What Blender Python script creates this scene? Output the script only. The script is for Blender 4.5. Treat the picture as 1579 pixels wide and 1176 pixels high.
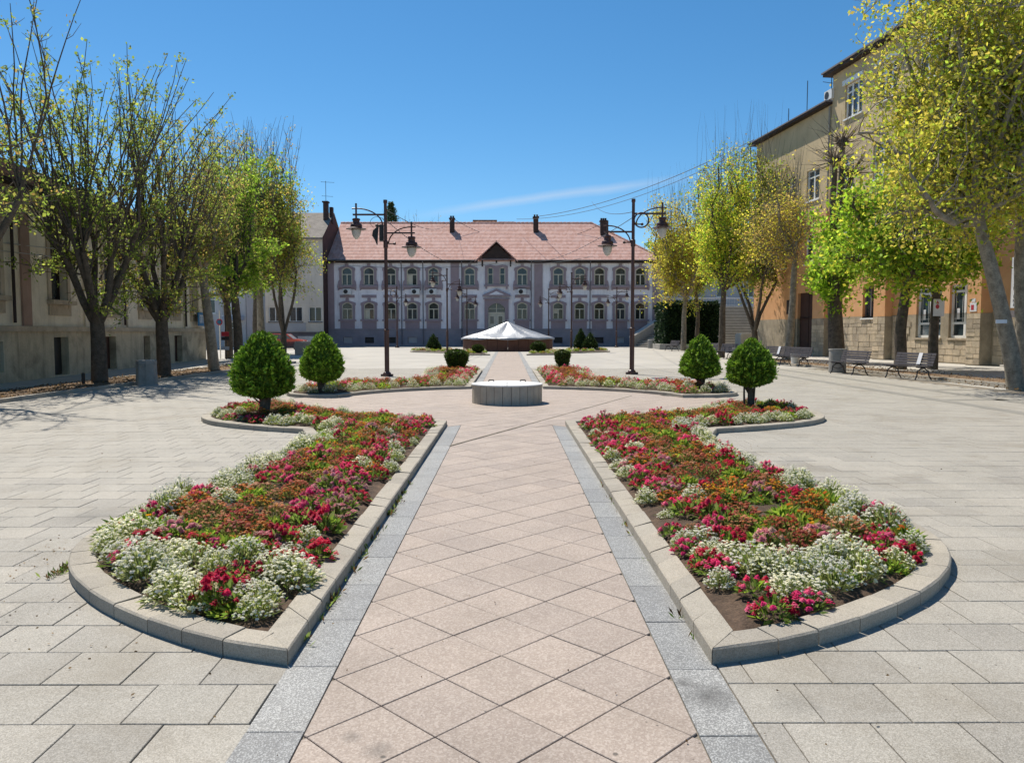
import bpy, math, random
import numpy as np
from mathutils import Vector, geometry
from mathutils import noise as mnoise

R = math.radians
random.seed(7)
rs = np.random.RandomState(11)
S = bpy.context.scene
for o in list(bpy.data.objects):
    bpy.data.objects.remove(o)
COL = S.collection

# ------------------------------------------------------------------ camera
cam_d = bpy.data.cameras.new('camera')
cam = bpy.data.objects.new('camera', cam_d)
COL.objects.link(cam)
cam.location = (0, 0, 1.6)
cam.rotation_euler = (R(90 - 3.68), 0, R(-0.27))
cam_d.sensor_width = 36
cam_d.lens = 26.97
cam_d.clip_start = 0.05
cam_d.clip_end = 4000
S.camera = cam

# ------------------------------------------------------------------ world, sun
SUN_EL, SUN_AZ = 58, -32          # azimuth measured from +Y towards +X
sun_v = Vector((math.sin(R(SUN_AZ)) * math.cos(R(SUN_EL)), math.cos(R(SUN_AZ)) * math.cos(R(SUN_EL)), math.sin(R(SUN_EL))))
W = bpy.data.worlds.new('World')
S.world = W
W.use_nodes = True
wn, wl = W.node_tree.nodes, W.node_tree.links
wn.clear()
w_out = wn.new('ShaderNodeOutputWorld')
w_bg = wn.new('ShaderNodeBackground')
w_sky = wn.new('ShaderNodeTexSky')
w_sky.sky_type = 'NISHITA'
w_sky.sun_disc = False
w_sky.sun_elevation = R(SUN_EL)
w_sky.sun_rotation = R(SUN_AZ)
w_sky.altitude = 700
w_sky.air_density = 0.95
w_sky.dust_density = 0.15
w_sky.ozone_density = 4.5
w_bg.inputs['Strength'].default_value = 0.085


def wmath(op, a, b=None, c=None):
    n = wn.new('ShaderNodeMath')
    n.operation = op
    for i, s in enumerate((a, b, c)):
        if s is None:
            continue
        if isinstance(s, (int, float)):
            n.inputs[i].default_value = s
        else:
            wl.new(s, n.inputs[i])
    return n.outputs[0]


# thin vapour trail low over the roofs (a great-circle streak of the sky itself)
tc = wn.new('ShaderNodeTexCoord')
d1 = Vector((-0.108, 1.0, 0.152)).normalized()
d2 = Vector((0.190, 1.0, 0.192)).normalized()
nrm = d1.cross(d2).normalized()
vd = wn.new('ShaderNodeVectorMath')
vd.operation = 'DOT_PRODUCT'
wl.new(tc.outputs['Generated'], vd.inputs[0])
vd.inputs[1].default_value = nrm
nz = wn.new('ShaderNodeTexNoise')
nz.inputs['Scale'].default_value = 14
nz.inputs['Detail'].default_value = 5
wl.new(tc.outputs['Generated'], nz.inputs['Vector'])
off = wmath('ADD', vd.outputs['Value'], wmath('MULTIPLY', wmath('SUBTRACT', nz.outputs['Fac'], 0.5), 0.008))
band = wmath('MAXIMUM', wmath('SUBTRACT', 1.0, wmath('DIVIDE', wmath('ABSOLUTE', off), 0.0075)), 0.0)
sx = wn.new('ShaderNodeSeparateXYZ')
wl.new(tc.outputs['Generated'], sx.inputs[0])
gate = wmath('MULTIPLY', wmath('GREATER_THAN', sx.outputs['Y'], 0.3),
             wmath('MULTIPLY', wmath('SMOOTH_MIN', wmath('MAXIMUM', wmath('MULTIPLY', wmath('ADD', sx.outputs['X'], 0.13), 9), 0.0), 1.0, 0.1),
                   wmath('SMOOTH_MIN', wmath('MAXIMUM', wmath('MULTIPLY', wmath('SUBTRACT', 0.24, sx.outputs['X']), 9), 0.0), 1.0, 0.1)))
fac = wmath('MULTIPLY', wmath('MULTIPLY', band, gate), 0.32)
hs = wn.new('ShaderNodeHueSaturation')
hs.inputs['Hue'].default_value = 0.492
hs.inputs['Saturation'].default_value = 1.22
wl.new(w_sky.outputs[0], hs.inputs['Color'])
wmix = wn.new('ShaderNodeMixRGB')
wl.new(fac, wmix.inputs['Fac'])
wl.new(hs.outputs[0], wmix.inputs['Color1'])
wmix.inputs['Color2'].default_value = (6.0, 6.3, 6.8, 1)
wl.new(wmix.outputs[0], w_bg.inputs['Color'])
wl.new(w_bg.outputs[0], w_out.inputs['Surface'])

sun_d = bpy.data.lights.new('sun', 'SUN')
sun_d.energy = 4.3
sun_d.angle = R(0.5)
sun_d.color = (1.0, 0.93, 0.82)
sun = bpy.data.objects.new('sun', sun_d)
COL.objects.link(sun)
sun.rotation_euler = sun_v.to_track_quat('Z', 'Y').to_euler()

S.view_settings.view_transform = 'Standard'
S.view_settings.look = 'None'
S.view_settings.gamma = 1.0
S.view_settings.exposure = 0.58
S.render.engine = 'CYCLES'
S.cycles.max_bounces = 8
S.cycles.diffuse_bounces = 5
S.cycles.transparent_max_bounces = 4


# ------------------------------------------------------------------ materials
def new_mat(name):
    m = bpy.data.materials.new(name)
    m.use_nodes = True
    nt = m.node_tree
    nt.nodes.clear()
    out = nt.nodes.new('ShaderNodeOutputMaterial')
    b = nt.nodes.new('ShaderNodeBsdfPrincipled')
    nt.links.new(b.outputs[0], out.inputs['Surface'])
    return m, nt, b, out


def ramp(nt, src, stops):
    r = nt.nodes.new('ShaderNodeValToRGB')
    e = r.color_ramp.elements
    while len(e) < len(stops):
        e.new(0.5)
    for i, (p, c) in enumerate(stops):
        e[i].position = p
        e[i].color = (*c, 1) if len(c) == 3 else c
    nt.links.new(src, r.inputs[0])
    return r.outputs[0]


def noise_tex(nt, vec, scale, detail=4, rough=0.6, dist=0):
    n = nt.nodes.new('ShaderNodeTexNoise')
    n.inputs['Scale'].default_value = scale
    n.inputs['Detail'].default_value = detail
    n.inputs['Roughness'].default_value = rough
    n.inputs['Distortion'].default_value = dist
    if vec is not None:
        nt.links.new(vec, n.inputs['Vector'])
    return n.outputs['Fac']


def mixc(nt, mode, fac, a, b):
    n = nt.nodes.new('ShaderNodeMixRGB')
    n.blend_type = mode
    for i, s in ((0, fac), (1, a), (2, b)):
        if isinstance(s, (int, float)):
            n.inputs[i].default_value = s
        elif isinstance(s, (tuple, list)):
            n.inputs[i].default_value = (*s, 1)
        else:
            nt.links.new(s, n.inputs[i])
    return n.outputs[0]


def pos(nt):
    return nt.nodes.new('ShaderNodeNewGeometry').outputs['Position']


def scaled(nt, vec, s):
    n = nt.nodes.new('ShaderNodeMapping')
    n.inputs['Scale'].default_value = s
    nt.links.new(vec, n.inputs['Vector'])
    return n.outputs[0]


def surf(name, col, rough=0.8, var=0.12, vscale=1.5, grain=0.0, gscale=120, speck=None, rand=0.0, bump=0.0, bscale=60,
         stain=0.0, stain_col=(0.10, 0.085, 0.07), sscale=0.6, metallic=0.0, spec=0.35, tint=None, streak=0.0, spots=0.0, blots=()):
    """layered surface: base colour, broad mottling, fine grain, mineral specks, stains, per-piece variation"""
    m, nt, b, out = new_mat(name)
    p = pos(nt)
    c = tuple(col)
    v = noise_tex(nt, p, vscale, 5, 0.65)
    lo = tuple(x * (1 - var) for x in c)
    hi = tuple(min(x * (1 + var), 1) for x in c)
    if tint:
        hi = tint
    col_o = ramp(nt, v, [(0.3, lo), (0.7, hi)])
    if grain:
        g = noise_tex(nt, p, gscale, 3, 0.7)
        col_o = mixc(nt, 'MULTIPLY', 1.0, col_o, ramp(nt, g, [(0.3, (1 - grain,) * 3), (0.7, (1 + grain * 0.5,) * 3)]))
    if speck:
        sc, dark, light, amt = speck
        vo = nt.nodes.new('ShaderNodeTexVoronoi')
        vo.inputs['Scale'].default_value = sc
        nt.links.new(p, vo.inputs['Vector'])
        bw = nt.nodes.new('ShaderNodeRGBToBW')
        nt.links.new(vo.outputs['Color'], bw.inputs[0])
        s = ramp(nt, bw.outputs[0], [(0.0, dark), (0.33, dark), (0.42, c), (0.62, c), (0.72, light)])
        col_o = mixc(nt, 'MIX', amt, col_o, s)
    if rand:
        oi = nt.nodes.new('ShaderNodeObjectInfo')
        r = ramp(nt, oi.outputs['Random'], [(0.0, (1 - rand, 1 - rand, 1 - rand * 0.9)), (0.5, (1, 1, 1)), (1.0, (1 + rand * 0.7, 1 + rand * 0.6, 1 + rand * 0.5))])
        col_o = mixc(nt, 'MULTIPLY', 1.0, col_o, r)
    if stain:
        st = noise_tex(nt, p, sscale, 6, 0.7, 0.6)
        f = ramp(nt, st, [(0.5, (0, 0, 0)), (0.72, (stain,) * 3)])
        col_o = mixc(nt, 'MIX', f, col_o, stain_col)
    if streak:
        st = noise_tex(nt, scaled(nt, p, (2.2, 2.2, 0.18)), 1.6, 5, 0.7, 0.3)
        f = ramp(nt, st, [(0.48, (0, 0, 0)), (0.75, (streak,) * 3)])
        col_o = mixc(nt, 'MIX', f, col_o, stain_col)
    if spots:
        for sc_, lim in ((3.3, 0.045), (9.0, 0.06)):
            vo = nt.nodes.new('ShaderNodeTexVoronoi')
            vo.inputs['Scale'].default_value = sc_
            nt.links.new(p, vo.inputs['Vector'])
            bw = nt.nodes.new('ShaderNodeRGBToBW')
            nt.links.new(vo.outputs['Color'], bw.inputs[0])
            f1 = ramp(nt, vo.outputs['Distance'], [(lim * 0.6, (1, 1, 1)), (lim, (0, 0, 0))])
            f2 = ramp(nt, bw.outputs[0], [(0.40, (spots,) * 3), (0.45, (0, 0, 0))])
            col_o = mixc(nt, 'MIX', mixc(nt, 'MULTIPLY', 1.0, f1, f2), col_o, (0.07, 0.062, 0.052))
    for bx, by, br, amt in blots:
        dn = nt.nodes.new('ShaderNodeVectorMath')
        dn.operation = 'DISTANCE'
        nt.links.new(p, dn.inputs[0])
        dn.inputs[1].default_value = (bx, by, 0)
        md = nt.nodes.new('ShaderNodeMath')
        md.operation = 'MULTIPLY_ADD'
        nt.links.new(noise_tex(nt, p, 9, 5, 0.7), md.inputs[0])
        md.inputs[1].default_value = br * 1.6
        nt.links.new(dn.outputs['Value'], md.inputs[2])
        f = ramp(nt, md.outputs[0], [(br * 0.9, (amt,) * 3), (br * 1.9, (0, 0, 0))])
        col_o = mixc(nt, 'MIX', f, col_o, (0.06, 0.057, 0.052))
    nt.links.new(col_o, b.inputs['Base Color'])
    b.inputs['Roughness'].default_value = rough
    b.inputs['Metallic'].default_value = metallic
    b.inputs['Specular IOR Level'].default_value = spec
    if bump:
        bn = nt.nodes.new('ShaderNodeBump')
        bn.inputs['Strength'].default_value = bump
        bn.inputs['Distance'].default_value = 0.02
        nt.links.new(noise_tex(nt, p, bscale, 4, 0.7), bn.inputs['Height'])
        nt.links.new(bn.outputs[0], b.inputs['Normal'])
    return m


def leafy(name, trans=0.45, rough=0.55, rand=0.15, spec=0.25):
    """foliage and petals: colour from the mesh's own leaf colours, thin and translucent"""
    m, nt, b, out = new_mat(name)
    at = nt.nodes.new('ShaderNodeAttribute')
    at.attribute_name = 'Col'
    oi = nt.nodes.new('ShaderNodeObjectInfo')
    r = ramp(nt, oi.outputs['Random'], [(0, (1 - rand, 1 - rand, 1 - rand)), (1, (1 + rand, 1 + rand * 0.8, 1))])
    c = mixc(nt, 'MULTIPLY', 1.0, at.outputs['Color'], r)
    nt.links.new(c, b.inputs['Base Color'])
    b.inputs['Roughness'].default_value = rough
    b.inputs['Specular IOR Level'].default_value = spec
    t = nt.nodes.new('ShaderNodeBsdfTranslucent')
    nt.links.new(c, t.inputs['Color'])
    mx = nt.nodes.new('ShaderNodeMixShader')
    mx.inputs[0].default_value = trans
    nt.links.new(b.outputs[0], mx.inputs[1])
    nt.links.new(t.outputs[0], mx.inputs[2])
    nt.links.new(mx.outputs[0], out.inputs['Surface'])
    return m


def glass_mat(name, col, rough=0.08, rand=0.5):
    m, nt, b, out = new_mat(name)
    oi = nt.nodes.new('ShaderNodeObjectInfo')
    p = pos(nt)
    f = noise_tex(nt, scaled(nt, p, (1.5, 1.5, 0.7)), 1.4, 2, 0.5)
    c0 = ramp(nt, f, [(0.4, col), (0.62, tuple(min(1, x * 1.7 + 0.005) for x in col))])
    r = ramp(nt, oi.outputs['Random'], [(0, (1 - rand,) * 3), (0.6, (1, 1, 1)), (1, (1 + 1.4 * rand,) * 3)])
    nt.links.new(mixc(nt, 'MULTIPLY', 1, c0, r), b.inputs['Base Color'])
    b.inputs['Roughness'].default_value = rough
    b.inputs['Specular IOR Level'].default_value = 0.6
    return m


def plain(name, col, rough=0.6, metallic=0.0, spec=0.4):
    return surf(name, col, rough, 0.08, 4, metallic=metallic, spec=spec)


M = {}
M['joint'] = surf('joint_dirt', (0.19, 0.165, 0.13), 0.95, 0.3, 3)
M['slab'] = surf('grey_slab', (0.342, 0.319, 0.277), 0.7, 0.18, 1.3, 0.2, 190, (200, (0.20, 0.185, 0.15), (0.51, 0.48, 0.42), 0.45), 0.11, 0.35, 130,
                 stain=0.45, stain_col=(0.175, 0.145, 0.10), sscale=0.9, spec=0.35, spots=0.8, blots=((-3.6, 6.6, 0.35, 0.35), (1.25, 3.2, 0.12, 0.3)))
M['plaza'] = surf('plaza_far', (0.395, 0.372, 0.33), 0.7, 0.14, 0.35, 0.08, 20, stain=0.2, stain_col=(0.29, 0.265, 0.22), sscale=0.25, spec=0.35)
M['pink'] = surf('pink_tile', (0.355, 0.292, 0.245), 0.65, 0.14, 2.0, 0.18, 160, (120, (0.25, 0.195, 0.16), (0.52, 0.45, 0.39), 0.4), 0.09, 0.3, 150,
                 stain=0.35, stain_col=(0.21, 0.165, 0.125), sscale=0.9, spots=0.8, blots=((-0.5, 2.85, 0.07, 0.45), (-0.62, 2.95, 0.05, 0.4)))
M['granite'] = surf('blue_grey_granite', (0.235, 0.236, 0.228), 0.6, 0.14, 2.0, 0.16, 220, (200, (0.15, 0.15, 0.15), (0.50, 0.505, 0.49), 0.6), 0.16, 0.15, 200,
                    stain=0.35, stain_col=(0.14, 0.13, 0.115), sscale=1.2, spots=0.7, blots=((0.88, 3.28, 0.13, 0.75), (0.80, 3.40, 0.06, 0.6)))
M['band'] = surf('grey_band', (0.23, 0.22, 0.195), 0.7, 0.12, 0.9, 0.1, 60)
M['kerb'] = surf('kerb_stone', (0.37, 0.335, 0.275), 0.8, 0.12, 3, 0.14, 200, (200, (0.20, 0.18, 0.145), (0.46, 0.42, 0.36), 0.4), 0.13, 0.35, 120,
                 stain=0.35, stain_col=(0.17, 0.145, 0.115), sscale=2.2)
M['soil'] = surf('bed_soil', (0.075, 0.048, 0.032), 0.95, 0.45, 9, 0.4, 60, bump=1.0, bscale=38, tint=(0.14, 0.092, 0.06))
M['litter'] = surf('strip_earth', (0.17, 0.115, 0.07), 0.95, 0.5, 3, 0.45, 40, bump=1.0, bscale=30, tint=(0.30, 0.20, 0.12))
M['walk'] = surf('side_pavement', (0.42, 0.40, 0.36), 0.85, 0.08, 0.8, 0.08, 30)
M['bark'] = surf('dark_bark', (0.11, 0.088, 0.065), 0.95, 0.4, 6, 0.4, 35, bump=1.0, bscale=28, tint=(0.16, 0.13, 0.10))
M['bark_pale'] = surf('pale_bark', (0.24, 0.20, 0.15), 0.9, 0.35, 5, 0.3, 30, bump=0.8, bscale=22, tint=(0.36, 0.32, 0.25))
M['bark_twig'] = surf('twig_bark', (0.15, 0.115, 0.085), 0.95, 0.3, 6)
M['leaf'] = leafy('leaf', 0.66)
M['needle'] = leafy('needle', 0.18, 0.6, 0.08, 0.2)
M['petal'] = leafy('petal', 0.45, 0.6, 0.14, 0.2)
M['lamp_iron'] = surf('brown_iron', (0.075, 0.032, 0.026), 0.45, 0.25, 5, rand=0.0, spec=0.5)
M['opal'] = surf('opal_glass', (0.50, 0.50, 0.47), 0.25, 0.06, 3, spec=0.6)
M['marble'] = surf('well_stone', (0.40, 0.365, 0.30), 0.7, 0.16, 2.5, 0.16, 90, rand=0.12, stain=0.4, stain_col=(0.21, 0.175, 0.14), sscale=1.6, streak=0.3)
M['lid'] = surf('white_lid', (0.66, 0.655, 0.63), 0.5, 0.08, 4, stain=0.18, stain_col=(0.4, 0.38, 0.34), sscale=3)
M['black'] = plain('black_metal', (0.02, 0.02, 0.021), 0.5)
M['brown_brick'] = surf('brown_facing', (0.13, 0.062, 0.043), 0.8, 0.25, 3, 0.2, 40)
M['bench_wood'] = surf('weathered_slat', (0.062, 0.055, 0.06), 0.6, 0.3, 8, 0.2, 60, rand=0.2)
M['bench_iron'] = plain('bench_iron', (0.028, 0.026, 0.028), 0.5)
M['concrete'] = surf('washed_concrete', (0.30, 0.285, 0.26), 0.9, 0.15, 5, 0.25, 90, bump=0.4, bscale=90, stain=0.3, stain_col=(0.16, 0.145, 0.12), sscale=3)
M['white'] = plain('white_paint', (0.74, 0.74, 0.72), 0.5)
M['cream'] = plain('cream_frame', (0.60, 0.56, 0.45), 0.5)
M['glass'] = glass_mat('window_glass', (0.035, 0.04, 0.045), 0.08, 0.55)
M['glass_b'] = glass_mat('shop_glass', (0.025, 0.04, 0.045), 0.05, 0.2)
M['lilac'] = surf('lilac_plaster', (0.84, 0.825, 0.86), 0.85, 0.09, 0.8, 0.06, 40, stain=0.25, stain_col=(0.40, 0.38, 0.43), sscale=0.5, streak=0.45)
M['mauve'] = surf('mauve_trim', (0.33, 0.262, 0.285), 0.85, 0.12, 1.2, 0.06, 40)
M['plinth'] = surf('grey_mauve_plinth', (0.29, 0.262, 0.29), 0.85, 0.15, 0.9, 0.08, 30, stain=0.4, stain_col=(0.25, 0.26, 0.30), sscale=0.4)
M['timber'] = surf('dark_timber', (0.045, 0.030, 0.026), 0.8, 0.3, 3)
M['brown_wall'] = surf('brown_gable_wall', (0.085, 0.045, 0.04), 0.9, 0.2, 1.5)
M['soot'] = surf('chimney_brick', (0.055, 0.036, 0.032), 0.9, 0.3, 3)
M['beige'] = surf('beige_plaster', (0.74, 0.66, 0.55), 0.88, 0.12, 0.6, 0.06, 30, streak=0.3, stain_col=(0.25, 0.21, 0.17))
M['base_grey'] = surf('dark_plinth', (0.17, 0.155, 0.165), 0.9, 0.15, 0.8)
M['roof_grey'] = surf('old_grey_tile', (0.25, 0.22, 0.19), 0.9, 0.25, 1.5, 0.2, 12)
M['orange'] = surf('orange_plaster', (0.68, 0.345, 0.155), 0.88, 0.10, 0.7, 0.06, 30, streak=0.2, stain_col=(0.36, 0.20, 0.11), tint=(0.72, 0.41, 0.21))
M['ochre'] = surf('ochre_plaster', (0.54, 0.42, 0.255), 0.88, 0.12, 0.6, 0.06, 30, streak=0.3, stain_col=(0.27, 0.205, 0.13))
M['ashlar'] = surf('ashlar_block', (0.50, 0.41, 0.295), 0.9, 0.22, 2.5, 0.2, 40, rand=0.25, bump=0.5, bscale=30, stain=0.35, stain_col=(0.20, 0.165, 0.12), sscale=1.5)
M['mortar'] = surf('stone_backing', (0.36, 0.30, 0.215), 0.95, 0.25, 1.8, 0.2, 30, stain=0.4, stain_col=(0.17, 0.145, 0.11), sscale=1.0)
M['door_brown'] = surf('dark_door', (0.052, 0.022, 0.016), 0.6, 0.2, 3)
M['old_wall'] = surf('weathered_cream_plaster', (0.78, 0.70, 0.56), 0.9, 0.16, 0.7, 0.1, 30, stain=0.6, stain_col=(0.42, 0.34, 0.26), sscale=0.55, streak=0.45)
M['old_base'] = surf('weathered_base', (0.54, 0.46, 0.33), 0.92, 0.25, 0.9, 0.14, 25, stain=0.85, stain_col=(0.10, 0.085, 0.068), sscale=0.5, streak=0.45)
M['trim_dirty'] = surf('weathered_trim', (0.47, 0.39, 0.29), 0.9, 0.2, 2, 0.1, 30, stain=0.5, stain_col=(0.15, 0.12, 0.09), sscale=0.9)
M['pinkish'] = surf('faded_pink_plaster', (0.36, 0.24, 0.19), 0.9, 0.18, 0.9, streak=0.3)
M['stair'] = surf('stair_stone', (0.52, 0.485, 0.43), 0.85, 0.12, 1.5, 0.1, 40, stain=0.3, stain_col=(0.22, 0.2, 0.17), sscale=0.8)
M['shaded_riser'] = surf('shaded_riser', (0.16, 0.14, 0.12), 0.9, 0.2, 1.5, 0.1, 40)  # darker than the treads: the shade on the risers is put into the colour
M['pale_house'] = surf('pale_house', (0.47, 0.47, 0.48), 0.85, 0.08, 0.8)
M['bluegrey'] = plain('blue_grey_paint', (0.30, 0.36, 0.46), 0.6)
M['red_paint'] = plain('red_car_paint', (0.50, 0.045, 0.02), 0.25, spec=0.6)
M['tyre'] = plain('tyre_rubber', (0.02, 0.02, 0.02), 0.9)
M['blue_sign'] = plain('blue_sign', (0.03, 0.17, 0.36), 0.5)
M['red_sign'] = plain('red_sign', (0.45, 0.03, 0.05), 0.5)
M['paper'] = plain('paper', (0.70, 0.70, 0.72), 0.7)
M['ink'] = plain('ink', (0.03, 0.03, 0.035), 0.7)
M['silver'] = plain('silver', (0.55, 0.56, 0.58), 0.3, metallic=0.7)
M['cable'] = plain('cable', (0.06, 0.06, 0.065), 0.6)
M['cable_pale'] = plain('pale_cable', (0.42, 0.41, 0.38), 0.5)
M['white_plastic'] = plain('white_plastic', (0.68, 0.68, 0.66), 0.4)


def roof_tile_mat(name, cols):
    m, nt, b, out = new_mat(name)
    p = pos(nt)
    vo = nt.nodes.new('ShaderNodeTexVoronoi')
    vo.inputs['Scale'].default_value = 1.0
    nt.links.new(scaled(nt, p, (4.0, 2.6, 0.05)), vo.inputs['Vector'])
    bw = nt.nodes.new('ShaderNodeRGBToBW')
    nt.links.new(vo.outputs['Color'], bw.inputs[0])
    c = ramp(nt, bw.outputs[0], [(0.2, cols[0]), (0.5, cols[1]), (0.8, cols[2])])
    n2 = noise_tex(nt, p, 0.5, 5, 0.7)
    c = mixc(nt, 'MULTIPLY', 1.0, c, ramp(nt, n2, [(0.3, (0.93, 0.91, 0.90)), (0.7, (1.05, 1.05, 1.04))]))
    nt.links.new(c, b.inputs['Base Color'])
    b.inputs['Roughness'].default_value = 0.85
    return m


M['roof_red'] = roof_tile_mat('red_clay_tile', [(0.50, 0.275, 0.22), (0.55, 0.325, 0.27), (0.60, 0.38, 0.325)])
M['roof_old'] = roof_tile_mat('old_brown_tile', [(0.16, 0.095, 0.06), (0.22, 0.13, 0.085), (0.28, 0.17, 0.11)])


def tarp_mat():
    m, nt, b, out = new_mat('silver_tarp')
    p = pos(nt)
    c = ramp(nt, noise_tex(nt, p, 1.2, 4, 0.6), [(0.3, (0.30, 0.31, 0.325)), (0.7, (0.43, 0.44, 0.45))])
    nt.links.new(c, b.inputs['Base Color'])
    b.inputs['Roughness'].default_value = 0.42
    b.inputs['Metallic'].default_value = 0.45
    bn = nt.nodes.new('ShaderNodeBump')
    bn.inputs['Strength'].default_value = 0.6
    bn.inputs['Distance'].default_value = 0.06
    nt.links.new(noise_tex(nt, p, 2.6, 3, 0.5, 0.8), bn.inputs['Height'])
    nt.links.new(bn.outputs[0], b.inputs['Normal'])
    return m


M['tarp'] = tarp_mat()


# ------------------------------------------------------------------ object helpers
def tag(o, label=None, cat=None, group=None, kind=None):
    if label: o['label'] = label
    if cat: o['category'] = cat
    if group: o['group'] = group
    if kind: o['kind'] = kind
    return o


def empty(name, loc=(0, 0, 0), label=None, cat=None, group=None):
    o = bpy.data.objects.new(name, None)
    o.empty_display_size = 0.2
    COL.objects.link(o)
    o.location = loc
    return tag(o, label, cat, group)


def world_off(o):
    v = Vector((0, 0, 0))
    while o is not None:
        v += Vector(o.location)
        o = o.parent
    return v


def link(name, me, parent=None):
    o = bpy.data.objects.new(name, me)
    COL.objects.link(o)
    if parent is not None:
        o.parent = parent
    return o


def copy_tree(o, parent=None):
    c = o.copy()
    COL.objects.link(c)
    c.parent = parent
    for ch in o.children:
        copy_tree(ch, c)
    return c


class Fac:
    """a facade frame: u along the wall, w up, n outwards"""
    def __init__(s, o, u, n):
        s.o, s.u, s.n = Vector(o), Vector(u).normalized(), Vector(n).normalized()

    def __call__(s, u, w, n):
        return s.o + s.u * u + s.n * n + Vector((0, 0, w))


class MB:
    def __init__(s):
        s.v, s.f, s.c = [], [], []

    def add(s, vs, fs, col=None):
        b = len(s.v)
        s.v += [tuple(x) for x in vs]
        s.f += [tuple(i + b for i in f) for f in fs]
        if col is not None:
            s.c += [col] * len(vs)
        return s

    def box(s, x0, x1, y0, y1, z0, z1):
        return s.add([(x0, y0, z0), (x1, y0, z0), (x1, y1, z0), (x0, y1, z0), (x0, y0, z1), (x1, y0, z1), (x1, y1, z1), (x0, y1, z1)],
                     [(3, 2, 1, 0), (4, 5, 6, 7), (0, 1, 5, 4), (1, 2, 6, 5), (2, 3, 7, 6), (3, 0, 4, 7)])

    def fbox(s, F, u0, u1, w0, w1, n0, n1):
        return s.add([F(u, w, n) for w in (w0, w1) for (u, n) in ((u0, n0), (u1, n0), (u1, n1), (u0, n1))],
                     [(3, 2, 1, 0), (4, 5, 6, 7), (0, 1, 5, 4), (1, 2, 6, 5), (2, 3, 7, 6), (3, 0, 4, 7)])

    def fprism(s, F, poly, n0, n1):
        k = len(poly)
        vs = [F(u, w, n0) for u, w in poly] + [F(u, w, n1) for u, w in poly]
        fs = [tuple(range(k))[::-1], tuple(range(k, 2 * k))] + [(i, (i + 1) % k, k + (i + 1) % k, k + i) for i in range(k)]
        return s.add(vs, fs)

    def fband(s, F, inner, outer, n0, n1):
        """strip between two equally long (u, w) polylines, extruded from n0 to n1"""
        k = len(inner)
        vs = [F(u, w, n) for n in (n0, n1) for pl in (inner, outer) for u, w in pl]
        I0, O0, I1, O1 = 0, k, 2 * k, 3 * k
        fs = []
        for i in range(k - 1):
            fs += [(I1 + i, I1 + i + 1, O1 + i + 1, O1 + i), (I0 + i, O0 + i, O0 + i + 1, I0 + i + 1),
                   (O0 + i, O1 + i, O1 + i + 1, O0 + i + 1), (I0 + i, I0 + i + 1, I1 + i + 1, I1 + i)]
        fs += [(I0, I1, O1, O0), (I0 + k - 1, O0 + k - 1, O1 + k - 1, I1 + k - 1)]
        return s.add(vs, fs)

    def prism_z(s, poly, z0, z1, cham=0.0):
        k = len(poly)
        if cham:
            cx = sum(p[0] for p in poly) / k
            cy = sum(p[1] for p in poly) / k
            top = []
            for x, y in poly:
                d = math.hypot(x - cx, y - cy) or 1
                f = max(0, 1 - cham * 1.4 / d)
                top.append((cx + (x - cx) * f, cy + (y - cy) * f))
            vs = [(x, y, z0) for x, y in poly] + [(x, y, z1 - cham) for x, y in poly] + [(x, y, z1) for x, y in top]
            fs = [(i, (i + 1) % k, k + (i + 1) % k, k + i) for i in range(k)] + [(k + i, k + (i + 1) % k, 2 * k + (i + 1) % k, 2 * k + i) for i in range(k)]
            fs.append(tuple(range(2 * k, 3 * k)))
            return s.add(vs, fs)
        vs = [(x, y, z0) for x, y in poly] + [(x, y, z1) for x, y in poly]
        return s.add(vs, [tuple(range(k))[::-1], tuple(range(k, 2 * k))] + [(i, (i + 1) % k, k + (i + 1) % k, k + i) for i in range(k)])

    def tube(s, pts, rad, n=6, cap=True):
        pts = [Vector(p) for p in pts]
        m = len(pts)
        if not isinstance(rad, (list, tuple)):
            rad = [rad] * m
        t0 = (pts[1] - pts[0]).normalized()
        a = t0.orthogonal().normalized()
        vs, fs = [], []
        for i in range(m):
            t = (pts[min(i + 1, m - 1)] - pts[max(i - 1, 0)]).normalized()
            a = (a - t * a.dot(t))
            a = a.normalized() if a.length > 1e-6 else t.orthogonal().normalized()
            bb = t.cross(a)
            for j in range(n):
                q = 2 * math.pi * j / n
                vs.append(pts[i] + (a * math.cos(q) + bb * math.sin(q)) * rad[i])
        for i in range(m - 1):
            for j in range(n):
                k = (j + 1) % n
                fs.append((i * n + j, i * n + k, (i + 1) * n + k, (i + 1) * n + j))
        if cap:
            fs.append(tuple(range(n))[::-1])
            fs.append(tuple(range((m - 1) * n, m * n)))
        return s.add(vs, fs)

    def lathe(s, prof, n=16, c=(0, 0, 0), cap=True, rot=0.0):
        vs, fs = [], []
        for r, z in prof:
            for j in range(n):
                q = 2 * math.pi * j / n + rot
                vs.append((c[0] + r * math.cos(q), c[1] + r * math.sin(q), c[2] + z))
        for i in range(len(prof) - 1):
            for j in range(n):
                k = (j + 1) % n
                fs.append((i * n + j, i * n + k, (i + 1) * n + k, (i + 1) * n + j))
        if cap:
            fs.append(tuple(range(n))[::-1])
            fs.append(tuple(range((len(prof) - 1) * n, len(prof) * n)))
        return s.add(vs, fs)

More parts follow.
